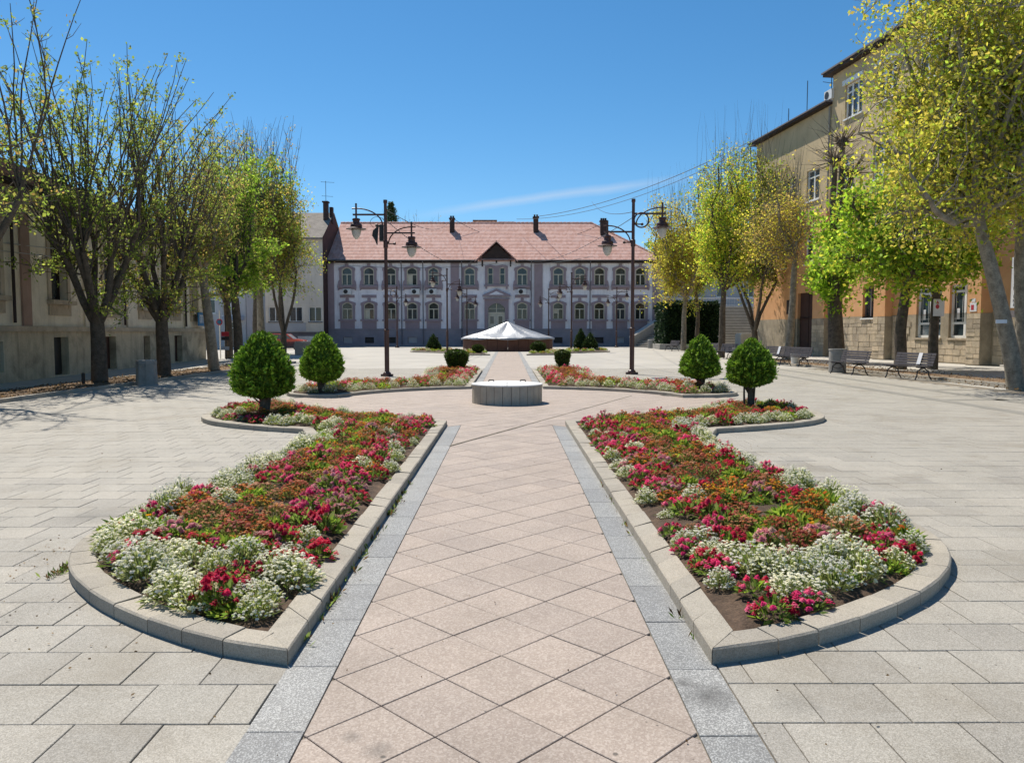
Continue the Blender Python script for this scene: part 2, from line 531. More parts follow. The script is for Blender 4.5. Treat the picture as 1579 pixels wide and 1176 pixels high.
    def mesh(s, name, mat, off=None, smooth=False):
        me = bpy.data.meshes.new(name)
        vs = s.v
        if off is not None and off.length > 0:
            vs = [(x - off.x, y - off.y, z - off.z) for x, y, z in vs]
        me.from_pydata(vs, [], s.f)
        if s.c and len(s.c) == len(s.v):
            a = me.attributes.new('Col', 'FLOAT_COLOR', 'POINT')
            a.data.foreach_set('color', np.c_[np.array(s.c, dtype=np.float32)[:, :3], np.ones(len(s.c), np.float32)].ravel())
        me.materials.append(mat)
        if smooth:
            me.polygons.foreach_set('use_smooth', [True] * len(me.polygons))
        me.update()
        return me

    def build(s, name, mat, parent=None, smooth=False):
        return link(name, s.mesh(name, mat, world_off(parent) if parent is not None else None, smooth), parent)


def quads_mesh(name, V, C, mat, per=4):
    """V (n, per, 3) leaf polygons, C (n, 3) colours -> mesh"""
    n = len(V)
    me = bpy.data.meshes.new(name)
    me.vertices.add(n * per)
    me.vertices.foreach_set('co', np.asarray(V, np.float32).ravel())
    me.loops.add(n * per)
    me.loops.foreach_set('vertex_index', np.arange(n * per, dtype=np.int32))
    me.polygons.add(n)
    me.polygons.foreach_set('loop_start', np.arange(0, n * per, per, dtype=np.int32))
    me.polygons.foreach_set('loop_total', np.full(n, per, np.int32))
    a = me.attributes.new('Col', 'FLOAT_COLOR', 'POINT')
    a.data.foreach_set('color', np.repeat(np.c_[C, np.ones(n)], per, axis=0).astype(np.float32).ravel())
    me.materials.append(mat)
    me.update(calc_edges=True)
    me.validate()
    return me


def unit(a):
    return a / np.maximum(np.linalg.norm(a, axis=-1, keepdims=True), 1e-9)


def leaf_quads(P, D, L, Wd, rnd):
    """rhombic leaves: base P, growing along D (unit), length L, width Wd"""
    n = len(P)
    s = unit(np.cross(D, unit(rnd.normal(size=(n, 3)))))
    L = np.asarray(L).reshape(-1, 1) * np.ones((n, 1))
    Wd = np.asarray(Wd).reshape(-1, 1) * np.ones((n, 1))
    mid = P + D * L * 0.5
    return np.stack([P, mid + s * Wd * 0.5, P + D * L, mid - s * Wd * 0.5], axis=1)


def clip(poly, a, b, c):
    """keep the part of a convex polygon with a*x + b*y <= c"""
    out = []
    for i in range(len(poly)):
        p, q = poly[i], poly[(i + 1) % len(poly)]
        dp, dq = a * p[0] + b * p[1] - c, a * q[0] + b * q[1] - c
        if dp <= 0:
            out.append(p)
        if dp * dq < 0:
            t = dp / (dp - dq)
            out.append((p[0] + (q[0] - p[0]) * t, p[1] + (q[1] - p[1]) * t))
    return out


def area(p):
    return 0.5 * abs(sum(p[i][0] * p[(i + 1) % len(p)][1] - p[(i + 1) % len(p)][0] * p[i][1] for i in range(len(p))))


def inside(poly, x, y):
    """vectorised point in polygon"""
    x, y = np.asarray(x), np.asarray(y)
    r = np.zeros(x.shape, bool)
    n = len(poly)
    for i in range(n):
        x1, y1 = poly[i]
        x2, y2 = poly[(i + 1) % n]
        if y1 == y2:
            continue
        c = ((y1 > y) != (y2 > y)) & (x < (x2 - x1) * (y - y1) / (y2 - y1) + x1)
        r ^= c
    return r


def edge_dist(poly, x, y, closed=True):
    x, y = np.asarray(x, float), np.asarray(y, float)
    d = np.full(x.shape, 1e9)
    n = len(poly)
    for i in range(n if closed else n - 1):
        ax, ay = poly[i]
        bx, by = poly[(i + 1) % n]
        dx, dy = bx - ax, by - ay
        t = np.clip(((x - ax) * dx + (y - ay) * dy) / max(dx * dx + dy * dy, 1e-9), 0, 1)
        d = np.minimum(d, np.hypot(x - ax - t * dx, y - ay - t * dy))
    return d

# ================================================================== GROUND AND PAVING
XC = -0.03                                   # axis of the paved walk
CW = (-0.03, 17.4)                           # centre of the round place with the covered well
gm = MB().add([(-900, -300, -0.05), (900, -300, -0.05), (900, 1500, -0.05), (-900, 1500, -0.05)], [(0, 1, 2, 3)])
tag(gm.build('ground', M['walk']), kind='structure')
pv = MB().add([(-11.6, -6, -0.012), (13.9, -6, -0.012), (13.9, 34, -0.012), (-11.3, 34, -0.012)], [(0, 1, 2, 3)])
pavement = tag(pv.build('pavement', M['joint']), kind='structure')
pf = MB().add([(-60, 34, -0.006), (60, 34, -0.006), (60, 130, -0.006), (-60, 130, -0.006)], [(0, 1, 2, 3)])
tag(pf.build('plaza', M['plaza']), kind='structure')


def catmull(pts, step=0.12):
    """pts (x, y, corner) closed outline -> dense polyline and the indices of its corners"""
    n = len(pts)
    out, corners = [], []
    for i in range(n):
        p1, p2 = pts[i], pts[(i + 1) % n]
        p0 = pts[i - 1] if not p1[2] else (2 * p1[0] - p2[0], 2 * p1[1] - p2[1], 0)
        p3 = pts[(i + 2) % n] if not p2[2] else (2 * p2[0] - p1[0], 2 * p2[1] - p1[1], 0)
        L = math.hypot(p2[0] - p1[0], p2[1] - p1[1])
        k = max(1, int(L / step)) if not (p1[2] and p2[2] and L > 5) else 1
        if p1[2]:
            corners.append(len(out))
        for j in range(k):
            t = j / k
            q = []
            for a in (0, 1):
                q.append(0.5 * (2 * p1[a] + (p2[a] - p0[a]) * t + (2 * p0[a] - 5 * p1[a] + 4 * p2[a] - p3[a]) * t * t + (3 * p1[a] - p0[a] - 3 * p2[a] + p3[a]) * t ** 3))
            out.append(tuple(q))
    return out, corners


def arc_pts(a0, a1, n, r=4.34):
    return [(CW[0] + r * math.cos(R(a0 + (a1 - a0) * i / n)), CW[1] + r * math.sin(R(a0 + (a1 - a0) * i / n))) for i in range(n + 1)]


def near_left():
    pts = [(-1.06, 3.60, 1), (-1.45, 3.73, 0), (-1.93, 4.01, 0), (-2.45, 4.43, 0), (-2.87, 4.93, 0), (-3.13, 5.5, 0), (-3.21, 6.2, 0), (-3.12, 7.2, 0),
           (-2.98, 8.5, 0), (-2.95, 10.0, 0), (-2.98, 11.2, 0), (-3.25, 12.05, 1), (-4.05, 12.42, 0), (-4.95, 13.0, 0), (-5.5, 13.7, 0),
           (-5.72, 14.6, 0), (-5.55, 15.5, 0), (-5.0, 16.0, 0), (-4.15, 16.08, 1)]
    a = arc_pts(180 + 17.7, 180 + 76.3, 6)
    pts += [(x, y, 0) for x, y in a[1:-1]]
    pts.append((-1.06, 13.18, 1))
    return pts


def mir_x(pts):
    return [(0.98 + (-x - 1.06) * 1.06, y, c) for x, y, c in pts]


def mir_y(pts):
    return [(x, 34.7 - y, c) for x, y, c in pts]


NL = near_left()
BEDS = {
    'front left': (NL, 'front left flower bed with pale kerb, big shaggy topiary in its rear lobe'),
    'front right': (mir_x(NL), 'front right flower bed with pale kerb, round topiary on thin stems in its rear lobe'),
    'rear left': (mir_y(NL), 'flower bed behind the well on the left, with kerb, conical topiary and goblet shaped bush'),
    'rear right': (mir_x(mir_y(NL)), 'flower bed behind the well on the right, with kerb, egg shaped topiary and narrow bush'),
}
BED_POLY = {}
for k, (pts, lab) in BEDS.items():
    BED_POLY[k] = catmull(pts)

GAP = 0.006


def proj_px(x, y):
    """distance along the view, and whether a ground point is inside the frame"""
    return y, abs(x) < 0.70 * y + 0.4 and y > 2.2


def in_ring(x, y):
    return (math.hypot(x - CW[0], y - CW[1]) < 4.34) or (abs(x) < 5.4 and 16.1 < y < 18.5 and abs(x) > 1)


# ---- grey slabs, running bond
PY, PX = 0.355, 0.362
slab_jobs = []
bed_polys = [b[0] for b in BED_POLY.values()]
xs_rng = np.arange(-34, 40)
for r_ in range(-4, 87):
    y0 = 3.05 + r_ * PY
    y1 = y0 + PY
    ph = -1.23 if r_ % 2 == 0 else -1.23 - PX * 0.5
    for k in xs_rng:
        x0 = ph + k * PX
        x1 = x0 + PX
        if x1 < -11.5 or x0 > 13.8:
            continue
        yc, xc = (y0 + y1) / 2, (x0 + x1) / 2
        if in_ring(xc, yc):
            continue
        pl = [(x0 + GAP / 2, y0 + GAP / 2), (x1 - GAP / 2, y0 + GAP / 2), (x1 - GAP / 2, y1 - GAP / 2), (x0 + GAP / 2, y1 - GAP / 2)]
        if xc < 0:
            q = clip(pl, 1, 0, XC - 1.035)
        else:
            q = clip(pl, -1, 0, -(XC + 1.035))
        if len(q) < 3 or area(q) < 0.004:
            continue
        slab_jobs.append((xc, yc, q, len(q) == 4 and area(q) > PX * PY * 0.93))
cx_ = np.array([j[0] for j in slab_jobs])
cy_ = np.array([j[1] for j in slab_jobs])
hid = np.zeros(len(slab_jobs), bool)
for bp in bed_polys:
    ins = inside(bp, cx_, cy_)
    hid |= ins & (edge_dist(bp, cx_, cy_) > 0.30)
slab_jobs = [j for j, h in zip(slab_jobs, hid) if not h]
slab_jobs.sort(key=lambda j: (not proj_px(j[0], j[1])[1], math.hypot(j[0], j[1])))
full_slab = MB().prism_z([(-PX / 2 + GAP / 2, -PY / 2 + GAP / 2), (PX / 2 - GAP / 2, -PY / 2 + GAP / 2), (PX / 2 - GAP / 2, PY / 2 - GAP / 2), (-PX / 2 + GAP / 2, PY / 2 - GAP / 2)],
                         -0.014, 0.0, 0.0025).mesh('paving_slab', M['slab'])
rest = MB()
for i, (xc, yc, q, full) in enumerate(slab_jobs):
    dz = random.uniform(-0.0015, 0.0015)
    if i < 296:
        if full:
            o = link('paving_slab', full_slab, pavement)
        else:
            o = link('paving_slab', MB().prism_z([(x - xc, y - yc) for x, y in q], -0.014, 0.0, 0.0025).mesh('paving_slab', M['slab']), pavement)
        o.location = (xc, yc, dz)
        o.rotation_euler = (random.gauss(0, 0.0022), random.gauss(0, 0.0022), 0)
    else:
        rest.prism_z(q, -0.014, dz, 0.0025)
tag(rest.build('far_paving_slabs', M['slab'], pavement), kind='stuff')

# ---- pink diamond tiles of the walk and the round place
TS = 0.361
path = tag(MB().add([(XC - 0.8, -4, -0.011), (XC + 0.8, -4, -0.011), (XC + 0.8, 62, -0.011), (XC - 0.8, 62, -0.011)], [(0, 1, 2, 3)]).build('path', M['joint']), kind='structure')
pin = []
P0 = (-0.035, 3.457)
hd = TS / math.sqrt(2)
for i in range(-20, 245):
    for j in range(-40, 41):
        if (i + j) % 2:
            continue
        x, y = P0[0] + j * hd, P0[1] + i * hd
        if y < 1.9 or y > 62.5:
            continue
        ring = math.hypot(x - CW[0], y - CW[1]) < 4.42 or (abs(x) < 5.45 and 16.05 < y < 18.55)
        if not ring and abs(x - XC) > 0.79 + hd:
            continue
        g = hd - GAP * 0.6
        pl = [(x - g, y), (x, y - g), (x + g, y), (x, y + g)]
        if not ring:
            pl = clip(clip(pl, 1, 0, XC + 0.785), -1, 0, -(XC - 0.785))
        if len(pl) < 3 or area(pl) < 0.003:
            continue
        pin.append((x, y, pl, ring))
pin.sort(key=lambda j: (not proj_px(j[0], j[1])[1], math.hypot(j[0], j[1])))
full_tile = MB().prism_z([(-hd + GAP * 0.6, 0), (0, -hd + GAP * 0.6), (hd - GAP * 0.6, 0), (0, hd - GAP * 0.6)], -0.014, 0.0, 0.0025).mesh('paving_tile', M['pink'])
rest = MB()
for i, (x, y, pl, ring) in enumerate(pin):
    dz = random.uniform(-0.001, 0.0012) + (0.004 if ring else 0.0)
    if i < 296:
        if len(pl) == 4 and area(pl) > 0.11:
            o = link('paving_tile', full_tile, path)
        else:
            o = link('paving_tile', MB().prism_z([(a - x, b - y) for a, b in pl], -0.014, 0.0, 0.0025).mesh('paving_tile', M['pink']), path)
        o.location = (x, y, dz)
        o.rotation_euler = (random.gauss(0, 0.002), random.gauss(0, 0.002), 0)
    else:
        rest.prism_z(pl, -0.016, dz, 0.0025)
tag(rest.build('far_paving_tiles', M['pink'], path), kind='stuff')

# ---- blue-grey granite strips on both sides of the walk
rest = MB()
strip = tag(MB().add([(XC - 1.04, -4, -0.0115), (XC - 0.78, -4, -0.0115), (XC - 0.78, 62, -0.0115), (XC - 1.04, 62, -0.0115),
                      (XC + 0.78, -4, -0.0115), (XC + 1.04, -4, -0.0115), (XC + 1.04, 62, -0.0115), (XC + 0.78, 62, -0.0115)], [(0, 1, 2, 3), (4, 5, 6, 7)]).build('granite_strip', M['joint']), kind='structure')
gst = MB().prism_z([(-0.118, -0.297), (0.118, -0.297), (0.118, 0.297), (-0.118, 0.297)], -0.014, 0.0, 0.0025).mesh('granite_stone', M['granite'])
for sgn in (-1, 1):
    y = 1.79 if sgn < 0 else 1.75
    while y < 62:
        yc = y + 0.3
        if not (13.3 < yc < 21.6):
            x = XC + sgn * 0.909
            if yc < 34:
                o = link('granite_stone', gst, strip)
                o.location = (x, yc, random.uniform(-0.001, 0.001))
                o.rotation_euler = (random.gauss(0, 0.002), random.gauss(0, 0.003), 0)
            else:
                rest.prism_z([(x - 0.118, y + 0.003), (x + 0.118, y + 0.003), (x + 0.118, y + 0.597), (x - 0.118, y + 0.597)], -0.014, 0, 0.0025)
        y += 0.6
tag(rest.build('far_granite_stones', M['granite'], strip), kind='stuff')

# ---- darker bands laid in the plaza
bm_ = MB()
for x0, x1, y0, y1 in ((10.0, 10.32, 8, 33), (11.5, 11.8, 8, 33), (-9.15, -8.85, 7, 33), (10.32, 13.8, 17.9, 18.2), (11.8, 13.8, 21.0, 21.3), (10.32, 13.8, 13.4, 13.7)):
    bm_.add([(x0, y0, 0.004), (x1, y0, 0.004), (x1, y1, 0.004), (x0, y1, 0.004)], [(0, 1, 2, 3)])
tag(bm_.build('paving_band', M['band']), kind='structure')
# long thin dark line crossing the walk and the round place
sm = MB()
a_, b_ = Vector((-0.83, 10.7, 0.0082)), Vector((3.1, 19.2, 0.0082))
t_ = (b_ - a_).normalized()
n_ = Vector((-t_.y, t_.x, 0)) * 0.016
sm.add([a_ - n_, b_ - n_, b_ + n_, a_ + n_], [(0, 1, 2, 3)])
tag(sm.build('dark_paving_line', M['joint']), kind='structure')

# ---- earth strips with trees along both sides, and the pavements behind them
def strip_sheet(name, mat, pts, z, bump=0.0, nx=6, ny=60):
    """a long four-cornered sheet (near-left, near-right, far-right, far-left) as a grid with a little relief"""
    a, b, c, d = [Vector((*p, 0)) for p in pts]
    vs, fs = [], []
    for j in range(ny + 1):
        for i in range(nx + 1):
            p = a.lerp(b, i / nx).lerp(d.lerp(c, i / nx), j / ny)
            e = 0 if i in (0, nx) or j in (0, ny) else 1
            vs.append((p.x, p.y, z + bump * e * (0.5 + mnoise.noise(Vector((p.x * 1.7, p.y * 1.7, 3.1))))))
    for j in range(ny):
        for i in range(nx):
            q = j * (nx + 1) + i
            fs.append((q, q + 1, q + nx + 2, q + nx + 1))
    return tag(MB().add(vs, fs).build(name, mat, smooth=True), kind='structure')


strip_sheet('earth_strip', M['litter'], [(-13.9, 8), (-11.75, 8), (-11.2, 40), (-13.1, 40)], 0.02, 0.05)
strip_sheet('side_pavement', M['walk'], [(-16.0, 6), (-14.0, 6), (-13.2, 62), (-19.6, 62)], 0.0, 0.0, 2, 4)
strip_sheet('earth_strip', M['litter'], [(15.5, 16), (17.0, 16), (15.4, 44), (13.4, 44)], 0.03, 0.05)
strip_sheet('side_pavement', M['walk'], [(17.1, 12), (27.0, 12), (21.5, 62), (14.4, 62)], 0.0, 0.0, 2, 4)


def edge_run(name, mat, pts, w=0.16, h=0.1, L=1.0):
    """a straight-run edging of kerb stones along a polyline"""
    root = tag(empty(name, (pts[0][0], pts[0][1], 0)), kind='structure')
    for (x0, y0), (x1, y1) in zip(pts[:-1], pts[1:]):
        t = Vector((x1 - x0, y1 - y0, 0))
        n = max(1, int(t.length / L))
        t.normalize()
        s = Vector((-t.y, t.x, 0)) * w
        st = Vector((x1 - x0, y1 - y0, 0)) / n
        for i in range(n):
            a = Vector((x0, y0, 0)) + st * i + t * 0.005
            b = Vector((x0, y0, 0)) + st * (i + 1) - t * 0.005
            MB().prism_z([(a.x, a.y), (b.x, b.y), (b.x + s.x, b.y + s.y), (a.x + s.x, a.y + s.y)], -0.02, h + random.uniform(-0.006, 0.006), 0.008).build('kerb_stone', mat, root)
    return root


edge_run('kerb_edge', M['kerb'], [(-11.60, 9), (-11.15, 34), (-11.05, 40)], 0.15, 0.09)
edge_run('kerb_edge', M['kerb'], [(13.25, 44), (14.65, 22.5), (15.3, 16)], 0.16, 0.09)
edge_run('kerb_edge', M['kerb'], [(-14.05, 9), (-13.15, 40)], 0.1, 0.05)

# ================================================================== FLOWER BEDS
KW, KH = 0.172, 0.084


def offset_in(poly, d):
    n = len(poly)
    sgn = 1 if sum(poly[i][0] * poly[(i + 1) % n][1] - poly[(i + 1) % n][0] * poly[i][1] for i in range(n)) > 0 else -1
    out = []
    for i in range(n):
        p0, p1, p2 = Vector(poly[i - 1]), Vector(poly[i]), Vector(poly[(i + 1) % n])
        a, b = (p1 - p0).normalized(), (p2 - p1).normalized()
        na, nb = Vector((-a.y, a.x)) * sgn, Vector((-b.y, b.x)) * sgn
        m = (na + nb)
        m = m.normalized() if m.length > 1e-6 else na
        k = d / max(0.35, m.dot(na))
        out.append((p1.x + m.x * k, p1.y + m.y * k))
    return out


def kerb_stones(root, poly, corners, L=0.46):
    inner = offset_in(poly, KW)
    n = len(poly)
    cs = sorted(corners)
    for ci, c in enumerate(cs):
        e = cs[(ci + 1) % len(cs)]
        idx = list(range(c, e + 1)) if e > c else list(range(c, n)) + list(range(0, e + 1))
        O = [Vector(poly[i]) for i in idx]
        I = [Vector(inner[i]) for i in idx]
        s = [0.0]
        for i in range(1, len(O)):
            s.append(s[-1] + (O[i] - O[i - 1]).length)
        T = s[-1]
        k = max(1, round(T / L))

        def at(A, t):
            for i in range(1, len(s)):
                if t <= s[i] + 1e-9:
                    f = (t - s[i - 1]) / max(s[i] - s[i - 1], 1e-9)
                    return A[i - 1].lerp(A[i], f)
            return A[-1]
        cuts = [T * i / k + (random.uniform(-0.05, 0.05) if 0 < i < k else 0) for i in range(k + 1)]
        for i in range(k):
            t0, t1 = cuts[i] + 0.0035, cuts[i + 1] - 0.0035
            m = max(1, int((t1 - t0) / 0.16)) if len(O) > 2 else 1
            h = KH + random.uniform(-0.004, 0.004)
            tilt = random.gauss(0, 0.003)
            vs, fs = [], []
            ch = 0.011
            for q in range(m + 1):
                t = t0 + (t1 - t0) * q / m
                o_, i_ = at(O, t), at(I, t)
                d = (i_ - o_).normalized()
                e0 = 0.002 if q in (0, m) else 0
                vs += [(o_.x, o_.y, -0.02), (o_.x, o_.y, h - ch), (o_.x + d.x * ch, o_.y + d.y * ch, h - e0), (i_.x - d.x * ch, i_.y - d.y * ch, h - e0 + tilt),
                       (i_.x, i_.y, h - ch + tilt), (i_.x, i_.y, -0.02)]
            for q in range(m):
                for j in range(5):
                    fs.append((q * 6 + j, q * 6 + j + 1, q * 6 + 7 + j, q * 6 + 6 + j))
            fs += [(0, 1, 2, 3, 4, 5), tuple(range(m * 6, m * 6 + 6))[::-1]]
            MB().add(vs, fs).build('kerb_stone', M['kerb'], root)
    return inner


def soil_mesh(root, inner, step=0.16, h0=0.055, dome=0.10):
    n = len(inner)
    xs = [p[0] for p in inner]
    ys = [p[1] for p in inner]
    gx, gy = np.meshgrid(np.arange(min(xs), max(xs), step), np.arange(min(ys), max(ys), step))
    gx = gx.ravel() + rs.uniform(-0.05, 0.05, gx.size)
    gy = gy.ravel() + rs.uniform(-0.05, 0.05, gy.size)
    ok = inside(inner, gx, gy) & (edge_dist(inner, gx, gy) > 0.06)
    pts = [Vector(p) for p in inner] + [Vector((x, y)) for x, y in zip(gx[ok], gy[ok])]
    v, e, f, _, _, _ = geometry.delaunay_2d_cdt(pts, [], [list(range(n))], 1, 1e-5)
    vx, vy = np.array([p.x for p in v]), np.array([p.y for p in v])
    d = edge_dist(inner, vx, vy)
    vs = []
    for p, dd in zip(v, d):
        z = h0 + dome * min(1, dd / 0.7) ** 0.7
        if dd > 0.02:
            z += 0.025 * mnoise.noise(Vector((p.x * 5, p.y * 5, 1))) + 0.015 * mnoise.noise(Vector((p.x * 14, p.y * 14, 4)))
        vs.append((p.x, p.y, z))
    MB().add(vs, [tuple(t) for t in f]).build('soil', M['soil'], root, smooth=True)


def soil_z(d):
    return 0.055 + 0.10 * min(1, d / 0.7) ** 0.7


BED_IN = {}
for k, (pts, lab) in BEDS.items():
    poly, corners = BED_POLY[k]
    root = empty('flower_bed', (poly[0][0], poly[0][1], 0), lab, 'flower bed', 'kerbed flower beds round the well')
    BED_IN[k] = kerb_stones(root, poly, corners, 0.33 if 'front' in k else 0.5)
    soil_mesh(root, BED_IN[k], 0.16 if 'front' in k else 0.3)

FAR = {
    'far left': [(-1.25, 53.0, 1), (-4.1, 52.4, 1), (-4.4, 56.5, 0), (-5.5, 59.0, 0), (-7.6, 61.0, 0), (-8.0, 64.0, 0), (-6.4, 66.0, 0), (-4.6, 64.5, 0), (-4.3, 61.0, 0), (-1.9, 59.0, 1)],
    'far right': [(1.25, 53.0, 1), (4.1, 53.6, 1), (4.5, 57.0, 0), (5.6, 59.0, 0), (7.8, 61.0, 0), (8.3, 64.0, 0), (6.6, 66.3, 0), (4.8, 64.5, 0), (4.3, 61.0, 0), (1.9, 59.0, 1)],
}
for k, pts in FAR.items():
    poly, corners = catmull(pts, 0.8)
    root = empty('flower_bed', (poly[0][0], poly[0][1], 0),
                 'low distant bed left of the covered fountain with one cone shrub' if 'left' in k else 'low distant bed right of the covered fountain with two cone shrubs', 'flower bed')
    BED_IN[k] = kerb_stones(root, poly, corners, 1.0)
    soil_mesh(root, BED_IN[k], 0.6, 0.06, 0.12)
    BED_POLY[k] = (poly, corners)


# ---- flower plants: a few shapes of each kind, copied
def pal(cols, n, rnd, v=0.15):
    c = np.array(cols)[rnd.randint(0, len(cols), n)]
    return np.clip(c * (1 + rnd.uniform(-v, v, (n, 1))), 0, 1)


GREENS = [(0.13, 0.21, 0.045), (0.18, 0.26, 0.06), (0.085, 0.15, 0.03), (0.23, 0.29, 0.09)]
BRIGHT = [(0.23, 0.36, 0.045), (0.16, 0.28, 0.04), (0.32, 0.41, 0.06)]
DULL = [(0.36, 0.41, 0.15), (0.28, 0.34, 0.11), (0.43, 0.46, 0.21)]
OLIVE = [(0.16, 0.15, 0.045), (0.11, 0.13, 0.04), (0.21, 0.17, 0.06)]


def dome_pts(n, rad, h, rnd, jit=0.18):
    q = rnd.uniform(0, 2 * np.pi, n)
    u = np.sqrt(rnd.uniform(0, 1, n))
    z = h * (1 - 0.75 * u ** 2.2) * (1 + rnd.uniform(-jit, jit, n))
    return np.c_[u * rad * np.cos(q), u * rad * np.sin(q), z]


def foliage_mesh(name, n, rad, h, leaf, cols, rnd, up=0.9, stems=None):
    """leaves fanning out of the plant's foot up to a dome, plus thin stems to given points"""
    T = dome_pts(n, rad, h * 0.86, rnd)
    B = T * np.array([0.45, 0.45, 0.0]) + np.c_[np.zeros((n, 2)), T[:, 2] * rnd.uniform(0.1, 0.75, n)]
    D = unit(unit(T - B + np.array([0, 0, 1e-3])) + rnd.normal(size=(n, 3)) * 0.45 + np.array([0, 0, up * 0.2]))
    L = leaf[0] * rnd.uniform(0.6, 1.3, n)
    V = leaf_quads(B + (T - B) * rnd.uniform(0.25, 0.85, (n, 1)), D, L, leaf[1] * rnd.uniform(0.7, 1.2, n), rnd)
    C = pal(cols, n, rnd, 0.25)
    if stems is not None:
        m = len(stems)
        B2 = stems * np.array([0.5, 0.5, 0.1])
        D2 = stems - B2
        L2 = np.linalg.norm(D2, axis=1)
        V2 = leaf_quads(B2, unit(D2), L2, 0.006, rnd)
        V = np.concatenate([V, V2])
        C = np.concatenate([C, pal(cols, m, rnd, 0.2)])
    return quads_mesh(name, V, C, M['leaf'])


def heads_mesh(name, P, r, cols, rnd, petals=6, dome=0.45, tilt=0.35, v=0.15, layers=1, eye=None):
    """small flower heads: each a raised rosette of petals (quads) round its centre"""
    V, C = [], []
    n = len(P)
    N = unit(np.c_[rnd.normal(size=(n, 2)) * tilt + P[:, :2] * 1.3, np.ones(n)])
    A = unit(np.cross(N, unit(rnd.normal(size=(n, 3)))))
    B = np.cross(N, A)
    rr = r * rnd.uniform(0.7, 1.2, n).reshape(-1, 1)
    col = pal(cols, n, rnd, v)
    for lay in range(layers):
        f = 1 - 0.36 * lay
        lift = N * rr * 0.42 * lay
        for k in range(petals):
            q0 = 2 * np.pi * (k + 0.5 * lay) / petals
            dq = np.pi / petals * 1.12
            ctr = P + N * rr * dome * 0.6 + lift
            tip = P + (A * np.cos(q0) + B * np.sin(q0)) * rr * f - N * rr * dome * 0.35 * (1 - lay * 0.4) + lift
            s0 = P + (A * np.cos(q0 - dq) + B * np.sin(q0 - dq)) * rr * f * 0.78 + lift + N * rr * 0.12
            s1 = P + (A * np.cos(q0 + dq) + B * np.sin(q0 + dq)) * rr * f * 0.78 + lift + N * rr * 0.12
            V.append(np.stack([ctr, s0, tip, s1], 1))
            C.append(np.clip(col * (1 + rnd.uniform(-0.12, 0.12, (n, 1)) + 0.10 * lay), 0, 1))
    if eye is not None:
        e = rr * 0.3
        c0 = P + N * rr * (dome * 0.7 + 0.05)
        V.append(np.stack([c0 + A * e, c0 + B * e, c0 - A * e, c0 - B * e], 1))
        C.append(np.tile(eye, (n, 1)))
    return quads_mesh(name, np.concatenate(V), np.concatenate(C), M['petal'])


WHITE = [(0.84, 0.83, 0.72), (0.78, 0.78, 0.64), (0.87, 0.85, 0.79), (0.72, 0.73, 0.54)]
CRIMSON = [(0.62, 0.014, 0.075), (0.50, 0.010, 0.055), (0.72, 0.035, 0.13), (0.42, 0.010, 0.04)]
PINK = [(0.74, 0.05, 0.22), (0.80, 0.15, 0.30), (0.62, 0.03, 0.15)]
PALEPINK = [(0.68, 0.32, 0.38), (0.60, 0.22, 0.28), (0.55, 0.36, 0.30)]
ORANGE = [(0.62, 0.22, 0.03), (0.55, 0.15, 0.035), (0.68, 0.32, 0.04), (0.45, 0.10, 0.04)]
BRONZE = [(0.50, 0.125, 0.065), (0.40, 0.09, 0.05), (0.56, 0.19, 0.10), (0.34, 0.07, 0.05)]
SALMON = [(0.56, 0.26, 0.13), (0.50, 0.18, 0.10), (0.60, 0.33, 0.17)]
YELLOW = [(0.72, 0.42, 0.03), (0.70, 0.30, 0.02)]


def proto(kind, i):
    rnd = np.random.RandomState(100 + 17 * i + len(kind) * 31)
    if kind == 'white':
        P = dome_pts(int(rnd.randint(130, 180)), 0.15, 0.18, rnd, 0.24)
        return (foliage_mesh('white_flower_clump', 220, 0.155, 0.175, (0.055, 0.010), DULL + GREENS[:1], rnd, stems=P),
                heads_mesh('blossoms', P, 0.0125, WHITE, rnd, 5, 0.8, 0.35, 0.12))
    if kind == 'red':
        cols = (CRIMSON, PINK, CRIMSON + PINK, PALEPINK, PINK, CRIMSON)[i % 6]
        P = dome_pts(int(rnd.randint(22, 36)), 0.145, 0.17, rnd, 0.16)
        return (foliage_mesh('red_flower_clump', 130, 0.15, 0.125, (0.065, 0.024), GREENS + BRIGHT[:1], rnd, 0.5, P),
                heads_mesh('blossoms', P, 0.027, cols, rnd, 8, 0.4, 0.25, 0.16, layers=3))
    if kind == 'orange':
        cols = (ORANGE, BRONZE, SALMON, BRONZE, ORANGE + SALMON, ORANGE + YELLOW)[i % 6]
        P = dome_pts(int(rnd.randint(60, 95)), 0.155, 0.16, rnd, 0.16)
        return (foliage_mesh('orange_flower_clump', 190, 0.15, 0.145, (0.055, 0.014), OLIVE + GREENS[1:2], rnd, stems=P),
                heads_mesh('blossoms', P, 0.017, cols, rnd, 4, 0.5, 0.6, 0.2))
    if kind == 'green':
        P = dome_pts(int(rnd.randint(4, 10)), 0.12, 0.15, rnd, 0.14)
        return (foliage_mesh('green_flower_clump', 210, 0.15, 0.14, (0.075, 0.026), BRIGHT, rnd, 0.6, P),
                heads_mesh('blossoms', P, 0.026, (YELLOW, ORANGE)[i % 2], rnd, 5, 0.2, 0.5, 0.15))


NV = {'white': 6, 'red': 6, 'orange': 8, 'green': 4}
PROTO = {k: [proto(k, i) for i in range(n)] for k, n in NV.items()}
TREE_SPOTS = [(-4.40, 13.75, 0.34), (-4.73, 19.45, 0.35), (4.98, 19.9, 0.3), (4.75, 15.0, 0.36), (-1.96, 29.0, 0.42), (2.13, 30.2, 0.32)]


